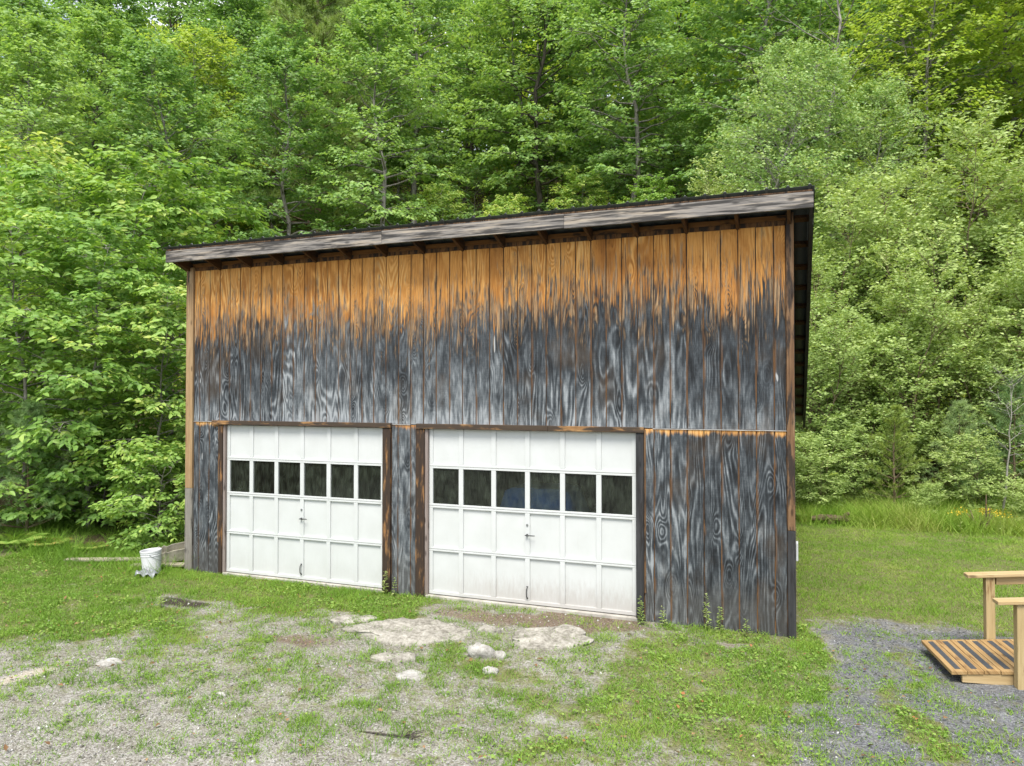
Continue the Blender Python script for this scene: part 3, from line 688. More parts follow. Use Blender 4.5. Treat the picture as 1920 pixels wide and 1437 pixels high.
# what stands dimly inside behind the right door panes
t1 = empty('covered_machine', (-3.42, 0.95, 0.036)); tag(t1, 'blue tarp-covered heap inside the garage behind the right door panes', 'tarp')
V = []; 
rs_ = np.random.RandomState(2)
uu, vv = np.meshgrid(np.linspace(0, 1, 17), np.linspace(0, 1, 11))
zz = 1.47 * np.clip(np.minimum(np.minimum(uu, 1 - uu) * 5, np.minimum(vv, 1 - vv) * 5), 0, 1) ** 0.5 + 0.06 * (fbm(uu * 7, vv * 7, 4) - 0.5)
V = np.stack([(uu.ravel() - .5) * 1.5, (vv.ravel() - .5) * 1.2, zz.ravel()], 1); ii = np.arange(17 * 11).reshape(11, 17)
mobj('tarp', np_mesh('tarp', V, np.stack([ii[:-1, :-1], ii[:-1, 1:], ii[1:, 1:], ii[1:, :-1]], -1).reshape(-1, 4), M['blue'], smooth=True), t1)
sh = empty('shelf_unit', (-1.15, 1.5, 0.036)); tag(sh, 'pale shelf boards dimly seen through the last pane of the right door', 'shelf')
for zz_ in (0.5, 1.42, 1.62): box('shelf_board', M['tan_trim'], sh, -0.6, 0.6, -0.15, 0.15, zz_, zz_ + 0.03)
for sx in (-0.58, 0.58): box('upright', M['tan_trim'], sh, sx - 0.02, sx + 0.02, -0.14, 0.14, 0, 1.9)
# ------------------------------------------------------------------ rocks and ledges
def rock(name, x, y, rx, ry, rz_, seed, label, cat, mat, rot=0.0, sink=0.35, flat=False, group=None, n=26):
    a, e = np.meshgrid(np.linspace(0, 2 * math.pi, n, endpoint=False), np.linspace(-0.5 * math.pi, 0.5 * math.pi, n // 2 + 1))
    dx, dy, dz = np.cos(e) * np.cos(a), np.cos(e) * np.sin(a), np.sin(e)
    r = 1 + (0.55 if flat else 1.3) * (fbm(dx * 1.6 + seed * 3.1 + dz, dy * 1.6 + dz * 0.7 + seed, seed, 4) - 0.5) + (0.5 * (fbm(dx * 1.1 + seed, dy * 1.1 - seed, seed + 5, 2) - 0.5) if flat else 0)
    if flat:
        dz = np.sign(dz) * np.abs(dz) ** 0.35
        X_, Y_ = dx * r * rx, dy * r * ry
        Z_ = dz * rz_ * (0.30 + 1.9 * fbm(X_ * 5 + seed, Y_ * 5, seed + 2) * (0.5 + fbm(X_ * 16, Y_ * 16, seed + 3)))
    else: X_, Y_, Z_ = dx * r * rx, dy * r * ry, dz * r * rz_
    c, s = math.cos(rot), math.sin(rot)
    V = np.stack([(X_ * c - Y_ * s).ravel(), (X_ * s + Y_ * c).ravel(), (Z_ - rz_ * (sink - 0.5) * 2).ravel()], 1)
    ii = np.arange(V.shape[0]).reshape(a.shape); jj = np.roll(ii, -1, 1)
    Fq = np.stack([ii[:-1], jj[:-1], jj[1:], ii[1:]], -1).reshape(-1, 4)
    o = mobj(name, np_mesh(name, V, Fq, mat, smooth=True), None, (x, y, float(ground_z(x, y))))
    return tag(o, label, cat, group)
rock('rock_ledge', -4.32, -1.45, 0.72, 0.40, 0.055, 1, 'wide flat rock ledge showing through the grass below the post between the doors', 'rock', M['rock'], 0.2, 0.62, True, n=60)
rock('rock_ledge', -2.62, -1.10, 0.46, 0.36, 0.05, 2, 'flat rock ledge in the bare dirt before the right door', 'rock', M['rock'], 0.5, 0.6, True, n=50)
rock('rock_ledge', -5.15, -1.35, 0.26, 0.15, 0.04, 3, 'small flat rock at the left end of the wide ledge', 'rock', M['rock'], 0.6, 0.6, True, n=34)
rock('rock_ledge', -4.05, -2.25, 0.26, 0.13, 0.04, 5, 'thin sliver of rock between the wide ledge and the pale stone', 'rock', M['rock'], 0.3, 0.6, True, n=34)
rock('stone', -3.66, -2.62, 0.155, 0.105, 0.035, 6, 'flat pale stone at the lower edge of the ledges', 'stone', M['white_rock'], 0.2, 0.55, True)
rock('boulder', -3.21, -1.83, 0.145, 0.10, 0.115, 7, 'pointed pale boulder standing in the grass', 'boulder', M['white_rock'], 0.4, 0.42)
rock('stone', -3.00, -1.80, 0.075, 0.06, 0.06, 8, 'small round stone tucked against the pointed boulder', 'stone', M['white_rock'], 0, 0.4)
rock('stone', -2.94, -2.22, 0.095, 0.06, 0.05, 9, 'white stone in front of the pointed boulder', 'stone', M['white_rock'], 0.4, 0.4)
rock('stone', -6.77, -3.48, 0.135, 0.075, 0.05, 10, 'white stone lying on the left gravel', 'stone', M['white_rock'], 0.3, 0.45)
rock('stone', -5.07, -3.71, 0.055, 0.035, 0.03, 11, 'small white stone in the middle of the gravel yard', 'stone', M['white_rock'], 0.1, 0.45)
rock('rock_ledge', -3.42, -1.12, 0.13, 0.08, 0.04, 12, 'small rock between the two ledges below the right door', 'rock', M['rock'], 0.2, 0.55, True)

# ------------------------------------------------------------------ odds and ends by the left corner
def gz(x, y): return float(ground_z(x, y))
BX, BY = -9.56, -0.36
b = MB()
prof = [(0.0, 0.0), (0.128, 0.0), (0.133, 0.012), (0.146, 0.285), (0.152, 0.287), (0.152, 0.297), (0.148, 0.300), (0.1485, 0.318), (0.154, 0.320), (0.154, 0.330), (0.150, 0.333), (0.1505, 0.345), (0.158, 0.348), (0.158, 0.372), (0.150, 0.374), (0.143, 0.366), (0.128, 0.02), (0.0, 0.02)]
b.lathe(prof, 36)
bk = b.build('bucket', M['plastic'], None, (BX, BY, gz(BX, BY) + 0.0), smooth=False)
bk.rotation_euler = (0.03, -0.05, 0)
tag(bk, 'white plastic pail standing by the left corner of the garage', 'bucket')
h = MB(); h.tube([(0.155 * math.cos(a), 0.155 * math.sin(a) * 0.98, 0.31 - 0.12 * math.sin(max(0, min(math.pi, a + 0.9)))) for a in np.linspace(-0.9, math.pi - 0.9, 15)], 0.0028, 6)
h.build('bail_handle', M['metal'], bk)
# trough (bent gutter piece) lying against the wall
tr = MB(); prof2 = [(-0.11, 0.20), (-0.115, 0.02), (-0.09, -0.01), (0.09, -0.01), (0.115, 0.02), (0.11, 0.20), (0.10, 0.20), (0.10, 0.03), (-0.10, 0.03), (-0.10, 0.20)]
xsec = [0, 0.04, 0.08, 0.12, 0.16, 0.24, 0.45, 0.75]; sc_l = [1.0, 1.12, 1.0, 1.12, 1.0, 1.1, 1.12, 1.12]
vs = []; fs = []
for i, (xx_, k_) in enumerate(zip(xsec, sc_l)):
    for (a, c) in prof2: vs.append((xx_, a * k_, c * k_))
n_ = len(prof2)
for i in range(len(xsec) - 1):
    for k in range(n_): fs.append([i * n_ + k, i * n_ + (k + 1) % n_, (i + 1) * n_ + (k + 1) % n_, (i + 1) * n_ + k])
fs += [list(range(n_))[::-1], [(len(xsec) - 1) * n_ + k for k in range(n_)]]
tr.add(vs, fs)
o = tr.build('trough', M['gutter'], None, (-9.86, 0.03, gz(-9.86, 0.03) + 0.06)); o.rotation_euler = (0.3, -0.10, 0.86)
tag(o, 'dirty beige ribbed trough lying behind the white pail against the wall', 'trough')
# crumpled sheet
rs_ = np.random.RandomState(5)
uu, vv = np.meshgrid(np.linspace(0, 1, 9), np.linspace(0, 1, 7))
zz = 0.09 * np.abs(np.sin(uu * 6.3 + vv * 4)) * (1 - 0.4 * vv) + 0.07 * fbm(uu * 4, vv * 4, 3) - 0.02
V = np.stack([(uu.ravel() - .5) * 0.30, (vv.ravel() - .5) * 0.20, zz.ravel()], 1); ii = np.arange(63).reshape(7, 9)
o = mobj('crumpled_sheet', np_mesh('crumpled_sheet', V, np.stack([ii[:-1, :-1], ii[:-1, 1:], ii[1:, 1:], ii[1:, :-1]], -1).reshape(-1, 4), M['sheet']), None, (-9.42, -0.58, gz(-9.42, -0.58) + 0.02))
o.rotation_euler = (0.25, 0.1, 0.3); md = o.modifiers.new('thickness', 'SOLIDIFY'); md.thickness = 0.004
tag(o, 'crumpled grey sheet lying at the foot of the white pail', 'sheet metal')
for (x, y, ln, rz_, lab) in ((-9.75, -0.05, 0.95, 0.25, 'old grey plank on the ground between pail and garage'), (-10.75, -0.10, 1.7, 0.22, 'long weathered plank lying in weeds left of the pail')):
    o = box('plank', M['plank'], None, -ln / 2, ln / 2, -0.06, 0.06, 0, 0.035, 0.004); o.location = (x, y, gz(x, y) + 0.03); o.rotation_euler = (0.1, -0.04, rz_); tag(o, lab, 'plank')
# twigs on the gravel
tw = MB(); r_ = random.Random(3)
tw.tube([(-0.28, 0, 0.012), (-0.1, 0.01, 0.02), (0.1, 0.03, 0.02), (0.26, 0.10, 0.05)], [0.006, 0.008, 0.008, 0.004], 6)
for k in range(7):
    a = r_.uniform(-0.6, 2.2); s0 = r_.uniform(0.0, 0.2); l_ = r_.uniform(0.08, 0.2)
    tw.tube([(s0, 0.03, 0.02), (s0 + l_ * .5 * math.cos(a), 0.03 + l_ * .5 * math.sin(a), 0.05), (s0 + l_ * math.cos(a), 0.03 + l_ * math.sin(a), 0.04)], [0.005, 0.004, 0.002], 5)
o = tw.build('fallen_branch', M['bark_dark'], None, (-3.15, -3.88, gz(-3.15, -3.88))); tag(o, 'small dark broken branch lying on the gravel at the bottom', 'branch')

# ------------------------------------------------------------------ access ramp on the right
RA = empty('access_ramp', (1.43, -0.86, 0.0), R(8)); tag(RA, 'new lumber access ramp with black grip strips and handrails at the right edge', 'ramp')
rs_slope = 0.085; RW = 0.95
def rz(u, z): return z + u * rs_slope
TL = Matrix(((1, 0, 0, 0), (0, 1, 0, 0), (rs_slope, 0, 1, 0), (0, 0, 0, 1)))
for k in range(13):
    x0, x1 = k * 0.146, k * 0.146 + 0.141
    b = MB(); b.box(-0.0705, 0.0705, -RW / 2, RW / 2, 0, 0.036, TL)
    o = b.build('deck_board', M['lumber_y'], RA, (x0 + 0.0705, RW / 2 + 0.003 * ((k * 7) % 3 - 1), rz(x0 + 0.07, 0.068)), bevel=0.004)
    g_ = MB(); g_.box(-0.026, 0.026, -RW / 2 + 0.06, RW / 2 - 0.06, 0.0365, 0.0385, TL); g_.build('grip_strip', M['grip'], o, (0.004, 0, 0))
for yy in (0.012, RW - 0.05):
    b = MB(); L_ = 1.9; x0 = 0.10
    b.add([(x0, yy, 0.0), (L_, yy, 0.0), (L_, yy, rz(L_, 0.066)), (x0, yy, rz(x0, 0.066)), (x0, yy + 0.038, 0.0), (L_, yy + 0.038, 0.0), (L_, yy + 0.038, rz(L_, 0.066)), (x0, yy + 0.038, rz(x0, 0.066))],
          [[0, 1, 2, 3], [7, 6, 5, 4], [0, 4, 5, 1], [1, 5, 6, 2], [2, 6, 7, 3], [3, 7, 4, 0]])
    b.build('stringer', M['lumber'], RA)
for yy, px0, r0 in ((-0.098, 0.585, 0.37), (RW + 0.008, 0.70, 0.47)):
    for q in (0, 1):
        xx_ = px0 + 1.22 * q
        box('post', M['lumber_z'], RA, xx_ - 0.0445, xx_ + 0.0445, yy, yy + 0.089, -0.05, rz(xx_, 0.775) - 0.004, 0.005)
    b = MB(); b.box(-0.85, 0.85, -0.07, 0.07, 0, 0.037, TL); b.build('handrail', M['lumber'], RA, (r0 + 0.85, yy + 0.045, rz(r0 + 0.85, 0.775)), bevel=0.006)
    b = MB(); b.box(-0.55, 0.55, -0.019, 0.019, 0, 0.088, TL); b.build('rail_brace', M['lumber'], RA, (px0 + 0.0445 + 0.57, yy + 0.045, rz(px0 + 0.61, 0.684)), bevel=0.004)

# ------------------------------------------------------------------ vegetation builders
def leaf_batch(rs, base, d, up, size, asp=0.5, fold=0.25, detail=False, rnd=None):
    """base points, unit directions, approx normals -> folded leaf faces"""
    n = len(base)
    d = d / (np.linalg.norm(d, axis=1, keepdims=True) + 1e-9)
    side = np.cross(d, up); side /= (np.linalg.norm(side, axis=1, keepdims=True) + 1e-9)
    nr = np.cross(side, d)
    L_ = size[:, None]; w_ = L_ * asp * 0.5
    fold_ = nr * w_ * fold
    if detail:
        p = [base, base + d * L_ * .30 + side * w_ * .92 + fold_, base + d * L_ * .66 + side * w_ * .78 + fold_ * .7 - nr * L_ * .04, base + d * L_ - nr * L_ * .14,
             base + d * L_ * .66 - side * w_ * .78 + fold_ * .7 - nr * L_ * .04, base + d * L_ * .30 - side * w_ * .92 + fold_]
        V = np.stack(p, 1).reshape(-1, 3); k = 6
        b = np.arange(n)[:, None] * k
        F_ = np.concatenate([b + np.array([0, 1, 2, 3]), b + np.array([0, 3, 4, 5])])
    else:
        p = [base, base + d * L_ * .45 + side * w_ + fold_, base + d * L_ - nr * L_ * .1, base + d * L_ * .45 - side * w_ + fold_]
        V = np.stack(p, 1).reshape(-1, 3); k = 4
        b = np.arange(n)[:, None] * k
        F_ = np.concatenate([b + np.array([0, 1, 2]), b + np.array([0, 2, 3])])
    rnd = rs.rand(n) if rnd is None else rnd
    return V, F_, np.repeat(rnd, k)

def tube_np(pts, rad, n):
    pts = np.asarray(pts, float); d = np.gradient(pts, axis=0); d /= np.linalg.norm(d, axis=1, keepdims=True) + 1e-9
    ref = np.array([0.31, 0.77, 0.12]); a = np.cross(d, ref); a /= np.linalg.norm(a, axis=1, keepdims=True) + 1e-9; b = np.cross(d, a)
    th = np.arange(n) * 2 * math.pi / n
    V = pts[:, None] + (a[:, None] * np.cos(th)[None, :, None] + b[:, None] * np.sin(th)[None, :, None]) * np.asarray(rad)[:, None, None]
    m = len(pts); ii = np.arange(m * n).reshape(m, n); jj = np.roll(ii, -1, 1)
    return V.reshape(-1, 3), np.stack([ii[:-1], jj[:-1], jj[1:], ii[1:]], -1).reshape(-1, 4)

class Wood:
    def __init__(s): s.V = []; s.F = []; s.n = 0
    def add(s, pts, rad, n=6):
        V, F_ = tube_np(pts, rad, n); s.V.append(V); s.F.append(F_ + s.n); s.n += len(V)
    def mesh(s, name, mat): return np_mesh(name, np.concatenate(s.V), np.concatenate(s.F), mat, smooth=True)

def make_tree(seed, H=8.0, r0=0.10, cb=0.15, spread=2.0, limbs=34, stems=1, elev=(0.9, 0.1), profile='round', subs=7, twigs=4, leaves=8,
              leaf=0.10, asp=0.5, flat=0.75, droop=0.3, twig_len=0.35, detail=False, lean=0.05, bark='bark_grey', leafm='leaf_maple', top_bright=0.0, stem_spread=0.0, fill=0.0):
    rs = np.random.RandomState(seed); wd = Wood(); TP = []; TD = []
    for st in range(stems):
        az = rs.rand() * 6.28; ln = lean + stem_spread * (0.4 + 0.6 * rs.rand()) * (stems > 1)
        Hs = H * (1.0 if st == 0 else rs.uniform(0.6, 0.95))
        t = np.linspace(0, 1, 11)
        wob = np.stack([fbm(t * 3 + seed, t * 0 + st * 3.1, seed) - 0.5, fbm(t * 3, t * 0 + st * 5.7 + 9, seed + 1) - 0.5], 1) * 0.10 * Hs
        wob -= wob[0]
        tp = np.stack([math.cos(az) * ln * Hs * t ** 1.2 + wob[:, 0], math.sin(az) * ln * Hs * t ** 1.2 + wob[:, 1], Hs * t], 1)
        if stems > 1: tp[:, :2] += rs.uniform(-0.15, 0.15, 2) * stem_spread * 4
        rr = r0 * (1 - 0.92 * t) * (1.0 if stems == 1 else 0.7); rr[0] *= 1.25
        wd.add(tp, rr, 9 if r0 > 0.06 else 6)
        nl = limbs if stems == 1 else max(8, limbs // stems)
        for i in range(nl):
            s = cb + (0.98 - cb) * ((i + rs.rand()) / nl)
            p0 = np.array([np.interp(s, t, tp[:, k]) for k in range(3)])
            q = (s - cb) / (1 - cb)
            if profile == 'round': pf = math.sin(math.pi * (0.12 + 0.80 * q)) ** 0.8
            elif profile == 'cone': pf = 1.02 - 0.9 * q
            elif profile == 'column': pf = 0.75 + 0.35 * math.sin(math.pi * q) - 0.55 * q ** 3
            else: pf = min(1.0, 0.35 + 1.2 * q) * (1 - 0.55 * q ** 4)
            Ll = spread * pf * rs.uniform(0.7, 1.15) * (1.0 if stems == 1 else 0.75)
            if Ll < 0.12: continue
            a = i * 2.39996 + rs.uniform(-0.5, 0.5) + st
            el = elev[0] * q + elev[1] * (1 - q) + rs.uniform(-0.15, 0.15)
            hd = np.array([math.cos(a), math.sin(a), 0.0]); k = np.linspace(0, 1, 6)
            lp = p0 + hd * (Ll * math.cos(el)) * k[:, None] + np.array([0, 0, 1.0]) * (Ll * (math.sin(el) * k - droop * k ** 2.2 * 0.6))[:, None]
            lp[1:] += rs.normal(0, 0.03 * Ll, (5, 3))
            rl = max(0.006, r0 * (1 - 0.9 * s) * 0.5) * (1 - 0.85 * k)
            wd.add(lp, np.maximum(rl, 0.003), 5)
            for j in range(subs):
                u = 0.22 + 0.78 * (j + rs.rand()) / subs
                b0 = np.array([np.interp(u, k, lp[:, m_]) for m_ in range(3)])
                fw = lp[min(5, int(u * 5) + 1)] - lp[int(u * 5 - 1e-6)]; fw = fw / (np.linalg.norm(fw) + 1e-9)
                sd_ = np.cross(fw, [0, 0, 1.0]); sd_ /= np.linalg.norm(sd_) + 1e-9
                sg = 1 if j % 2 else -1
                sdir = fw * rs.uniform(0.45, 0.9) + sd_ * sg * rs.uniform(0.5, 1.0) + np.array([0, 0, rs.uniform(-0.25, 0.35) * (1.2 - flat)])
                sdir /= np.linalg.norm(sdir)
                ls = Ll * 0.42 * (1.05 - 0.55 * u) * rs.uniform(0.7, 1.2) + twig_len * 0.5
                kk = np.linspace(0, 1, 4)
                sp = b0 + sdir * ls * kk[:, None] - np.array([0, 0, 1.0]) * (droop * 0.25 * ls * kk ** 2)[:, None]
                if ls * 0 + r0 > 0.02: wd.add(sp[[0, 1, 3]], [0.006 + 0.05 * r0, 0.004 + 0.02 * r0, 0.002], 3)
                for m_ in range(twigs):
                    u2 = (m_ + 0.5 + 0.5 * rs.rand()) / twigs
                    tb = b0 + (sp[3] - b0) * u2
                    td = sdir * rs.uniform(0.5, 1.0) + np.cross(sdir, [0, 0, 1.0]) * rs.uniform(-1, 1) * 0.9 + np.array([0, 0, rs.uniform(-0.35, 0.45) * (1.25 - flat)])
                    TP.append(tb); TD.append(td / np.linalg.norm(td))
            TP.append(lp[-1]); TD.append((lp[-1] - lp[-2]) / (np.linalg.norm(lp[-1] - lp[-2]) + 1e-9))
    TP = np.array(TP); TD = np.array(TD); n = len(TP)
    K = leaves
    i_ = np.tile(np.arange(K), n); P_ = np.repeat(TP, K, 0); D_ = np.repeat(TD, K, 0)
    tl = np.repeat(twig_len * rs.uniform(0.6, 1.3, n), K)
    f_ = (i_ + 0.5) / K
    up = np.tile([0, 0, 1.0], (n * K, 1)); sd = np.cross(D_, up); sd /= np.linalg.norm(sd, axis=1, keepdims=True) + 1e-9
    sg = np.where(i_ % 2 == 0, 1.0, -1.0)[:, None]
    base = P_ + D_ * (tl * f_)[:, None] + rs.normal(0, 0.03 * twig_len + 0.15 * leaf, P_.shape)
    ld = D_ * rs.uniform(0.3, 0.9, (n * K, 1)) + sd * sg * rs.uniform(0.4, 1.0, (n * K, 1)) + np.array([0, 0, -1.0]) * rs.uniform(0.0, 0.7, (n * K, 1)) * (0.4 + droop)
    outw = base * np.array([1, 1, 0.0]); outw /= np.linalg.norm(outw, axis=1, keepdims=True) + 1e-6
    nr = up * flat + outw * 0.55 + rs.normal(0, 1 - flat * 0.72, (n * K, 3))
    size = leaf * rs.uniform(0.65, 1.25, n * K)
    # colour: per-twig + per-leaf, brighter toward the top and outside of the crown
    hz = (base[:, 2] / H); rad = np.linalg.norm(base[:, :2], axis=1) / spread
    young = np.clip(0.5 * hz + 0.5 * rad - 0.35, 0, 1)
    rnd = 0.18 + 0.34 * rs.rand(n * K) + np.repeat(0.34 * rs.rand(n), K) + top_bright * young
    V, F_, r = leaf_batch(rs, base, ld, nr, size, asp, 0.28, detail, np.clip(rnd, 0, 1))
    return wd.mesh('trunk', M[bark]), np_mesh('crown', V, F_, M[leafm], {'rnd': r})

def make_pine(seed, H=3.0, r0=0.04, spread=1.0, whorls=12, per=6, tufts=6, needle=0.10, nn_=16, wid=0.006, leafm='needle', bark='bark_brown', cb=0.08, elev=0.25):
    rs = np.random.RandomState(seed); wd = Wood(); t = np.linspace(0, 1, 9)
    tp = np.stack([0.03 * H * (fbm(t * 2, t * 0 + seed, seed) - .5), 0.03 * H * (fbm(t * 2, t * 0 + seed + 3, seed) - .5), H * t], 1); wd.add(tp, r0 * (1 - 0.93 * t), 8)
    TP = []; TD = []
    for i in range(whorls):
        s = cb + (0.99 - cb) * (i / (whorls - 1)) ** 0.9
        for j in range(per):
            if rs.rand() < 0.12: continue
            a = j * 6.283 / per + i * 1.1 + rs.uniform(-0.35, 0.35); Ll = spread * (1.03 - s) ** (0.75 if H < 8 else 0.5) * rs.uniform(0.65, 1.15) + 0.04 * spread
            el = elev + 0.5 * s + rs.uniform(-0.2, 0.2)
            hd = np.array([math.cos(a) * math.cos(el), math.sin(a) * math.cos(el), math.sin(el)])
            p0 = np.array([np.interp(s, t, tp[:, k]) for k in range(3)])
            kk = np.linspace(0, 1, 4); lp = p0 + hd * Ll * kk[:, None] + np.array([0, 0, 1.0]) * (0.12 * Ll * kk ** 2)[:, None]
            wd.add(lp, np.maximum(r0 * (1 - s) * 0.4 * (1 - 0.8 * kk), 0.003), 4)
            for m_ in range(tufts):
                u = 0.30 + 0.70 * (m_ + rs.rand()) / tufts; b0 = p0 + (lp[3] - p0) * u
                sd_ = np.cross(hd, [0, 0, 1.0]); off = sd_ * rs.uniform(-1, 1) * 0.34 * Ll * (1.15 - u) + np.array([0, 0, rs.uniform(-0.02, 0.10) * Ll])
                TP.append(b0 + off); d_ = hd * 0.8 + off / (np.linalg.norm(off) + 0.05) * 0.6 + np.array([0, 0, 0.35]); TD.append(d_ / np.linalg.norm(d_))
            TP.append(lp[3]); TD.append(hd)
    TP.append(tp[-1]); TD.append(np.array([0, 0, 1.0]))
    TP = np.array(TP); TD = np.array(TD); n = len(TP); K = nn_
    P_ = np.repeat(TP, K, 0); D_ = np.repeat(TD, K, 0)
    base = P_ + D_ * rs.uniform(-0.05, 0.5, (n * K, 1)) * needle
    d = D_ * rs.uniform(0.35, 1.0, (n * K, 1)) + rs.normal(0, 0.55, (n * K, 3)); d /= np.linalg.norm(d, axis=1, keepdims=True)
    Lr = needle * rs.uniform(0.7, 1.25, (n * K, 1)); sd = np.cross(d, rs.normal(0, 1, (n * K, 3))); sd /= np.linalg.norm(sd, axis=1, keepdims=True)
    V = np.stack([base + sd * wid * .5, base - sd * wid * .5, base + d * Lr], 1).reshape(-1, 3)
    F_ = np.arange(n * K * 3).reshape(-1, 3)
    rnd = np.clip(0.2 + 0.35 * rs.rand(n * K) + np.repeat(0.4 * rs.rand(n), K), 0, 1)
    return wd.mesh('trunk', M[bark]), np_mesh('crown', V, F_, M[leafm], {'rnd': np.repeat(rnd, 3)})

def plant_tree(name, meshes, x, y, label, cat, group=None, rot=0.0, s=1.0, sz=None, tilt=(0, 0), sink=0.05):
    r_ = empty(name, (x, y, gz(x, y) - sink)); r_.rotation_euler = (tilt[0], tilt[1], rot); r_.scale = (s, s, sz or s)
    tag(r_, label, cat, group)
    o = bpy.data.objects.new('trunk', meshes[0]); link(o, r_)
    c = bpy.data.objects.new('crown', meshes[1]); link(c, r_); c['kind'] = 'stuff'
    return r_

PROTO = {}
# near understorey beeches and maples on the left: big flat sprays
for i in range(3):
    PROTO['beech%d' % i] = make_tree(100 + i, H=6.2, r0=0.055, cb=0.06, spread=2.1, limbs=46, elev=(0.75, 0.15), profile='round', subs=7, twigs=4, leaves=7, leaf=0.15, asp=0.52,
                                     flat=0.80, droop=0.42, twig_len=0.34, detail=True, bark='bark_grey', leafm='leaf_beech', top_bright=0.35)
PROTO['bush0'] = make_tree(120, H=2.0, r0=0.03, cb=0.03, spread=1.25, limbs=26, elev=(0.9, 0.2), subs=6, twigs=4, leaves=7, leaf=0.115, asp=0.52, flat=0.72, droop=0.4, twig_len=0.26, detail=True, leafm='leaf_beech', top_bright=0.2)
PROTO['bush1'] = make_tree(121, H=2.6, r0=0.03, cb=0.03, spread=1.5, limbs=30, elev=(0.9, 0.25), subs=6, twigs=4, leaves=7, leaf=0.12, asp=0.45, flat=0.68, droop=0.35, twig_len=0.28, detail=False, leafm='leaf_maple', top_bright=0.2)
# forest trees behind
for i in range(4):
    PROTO['maple%d' % i] = make_tree(200 + i, H=18.0, r0=0.19, cb=0.22 + 0.05 * (i % 2), spread=4.0, limbs=58, elev=(0.95, 0.05), profile='column', subs=9, twigs=5, leaves=7, leaf=0.23, asp=0.62,
                                     flat=0.72, droop=0.30, twig_len=0.55, bark='bark_grey' if i != 2 else 'bark_dark', leafm='leaf_maple', top_bright=0.15, lean=0.03)
PROTO['gold0'] = make_tree(220, H=15.0, r0=0.15, cb=0.18, spread=4.2, limbs=54, elev=(0.85, 0.05), profile='round', subs=9, twigs=5, leaves=7, leaf=0.21, asp=0.62, flat=0.82, droop=0.3, twig_len=0.55, bark='bark_grey', leafm='leaf_yellow', top_bright=0.2)
# willow / poplar thicket on the right
for i in range(3):
    PROTO['willow%d' % i] = make_tree(300 + i, H=5.2, r0=0.05, cb=0.10, spread=1.7, limbs=66, stems=5, elev=(1.1, 0.65), profile='top', subs=7, twigs=5, leaves=8, leaf=0.088, asp=0.52,
                                      flat=0.42, droop=0.15, twig_len=0.30, bark='bark_brown', leafm='leaf_willow', top_bright=0.2, lean=0.06, stem_spread=0.24)
for i in range(2):
    PROTO['birch%d' % i] = make_tree(320 + i, H=10.0, r0=0.085, cb=0.16, spread=2.4, limbs=60, elev=(1.0, 0.35), profile='column', subs=8, twigs=5, leaves=8, leaf=0.10, asp=0.62, flat=0.45, droop=0.35, twig_len=0.40,
                                     bark='bark_pale', leafm='leaf_birch', top_bright=0.25, lean=0.04)
PROTO['bare'] = make_tree(340, H=15.0, r0=0.20, cb=0.25, spread=3.6, limbs=20, elev=(0.9, 0.45), profile='round', subs=5, twigs=2, leaves=3, leaf=0.18, asp=0.6, flat=0.6, droop=0.1, twig_len=0.5, bark='bark_grey', leafm='leaf_maple')
PROTO['bush2'] = make_tree(123, H=2.2, r0=0.02, cb=0.03, spread=1.2, limbs=40, stems=6, elev=(1.1, 0.5), profile='top', subs=5, twigs=4, leaves=7, leaf=0.10, asp=0.36, flat=0.5, droop=0.35, twig_len=0.25, leafm='leaf_willow', bark='bark_brown', stem_spread=0.35)
PROTO['pine_s'] = make_pine(400, H=2.4, r0=0.035, spread=1.0, whorls=11, per=6, tufts=7, needle=0.115, nn_=26, wid=0.007)
PROTO['pine_y'] = make_pine(401, H=2.6, r0=0.04, spread=0.95, whorls=12, per=6, tufts=7, needle=0.10, nn_=24, wid=0.008, leafm='needle_yellow')
PROTO['pine_t'] = make_pine(402, H=19.0, r0=0.22, spread=3.6, whorls=24, per=8, tufts=20, needle=0.34, nn_=26, wid=0.034, cb=0.15, elev=0.0, leafm='needle_soft')
PROTO['sapling'] = make_tree(350, H=3.4, r0=0.03, cb=0.42, spread=0.8, limbs=16, elev=(0.9, 0.5), subs=4, twigs=3, leaves=6, leaf=0.05, asp=0.5, flat=0.4, droop=0.2, twig_len=0.2, bark='bark_pale', leafm='leaf_birch')

RND = random.Random(11)
def T(kind, name, px, Y, label, cat='tree', group=None, s=1.0, sz=None, tilt=(0, 0), rot=None):
    return plant_tree(name, PROTO[kind], ax(px, Y), Y, label, cat, group, RND.uniform(0, 6.28) if rot is None else rot, s, sz, tilt)

# --- left woodland edge, nearest the garage
T('beech0', 'beech_tree', 300, 2.2, 'leafy beech sapling hanging over the pail at the left garage corner', s=0.80)
T('beech1', 'beech_tree', 170, 1.5, 'broad beech sapling with pale tips left of the pail', s=0.95)
T('beech2', 'beech_tree', 40, 0.9, 'beech sapling at the left edge of the photo above the needle bush', s=1.0)
T('beech0', 'beech_tree', 90, 4.0, 'tall beech sapling second row at far left', s=1.25)
T('beech1', 'beech_tree', 235, 4.6, 'tall beech sapling behind the left garage corner', s=1.3)
T('beech2', 'beech_tree', 330, 6.5, 'beech showing over the left end of the roof fascia', s=1.35)
T('beech0', 'beech_tree', 10, 5.5, 'tall beech at far left edge, upper left of the photo', s=1.45)
T('bush0', 'shrub', 300, 1.2, 'low broad-leaved shrub drooping right behind the pail', 'shrub', s=0.85)
T('bush0', 'shrub', 200, 1.9, 'low dark green shrub between the pail and the needle bush', 'shrub', s=0.95)
T('pine_s', 'pine_sapling', 55, 0.5, 'soft blue-green pine sapling at the lower left edge', 'pine', s=1.0)
T('pine_s', 'pine_sapling', 125, 1.9, 'smaller pine sapling just right of the lower left one', 'pine', s=0.8)
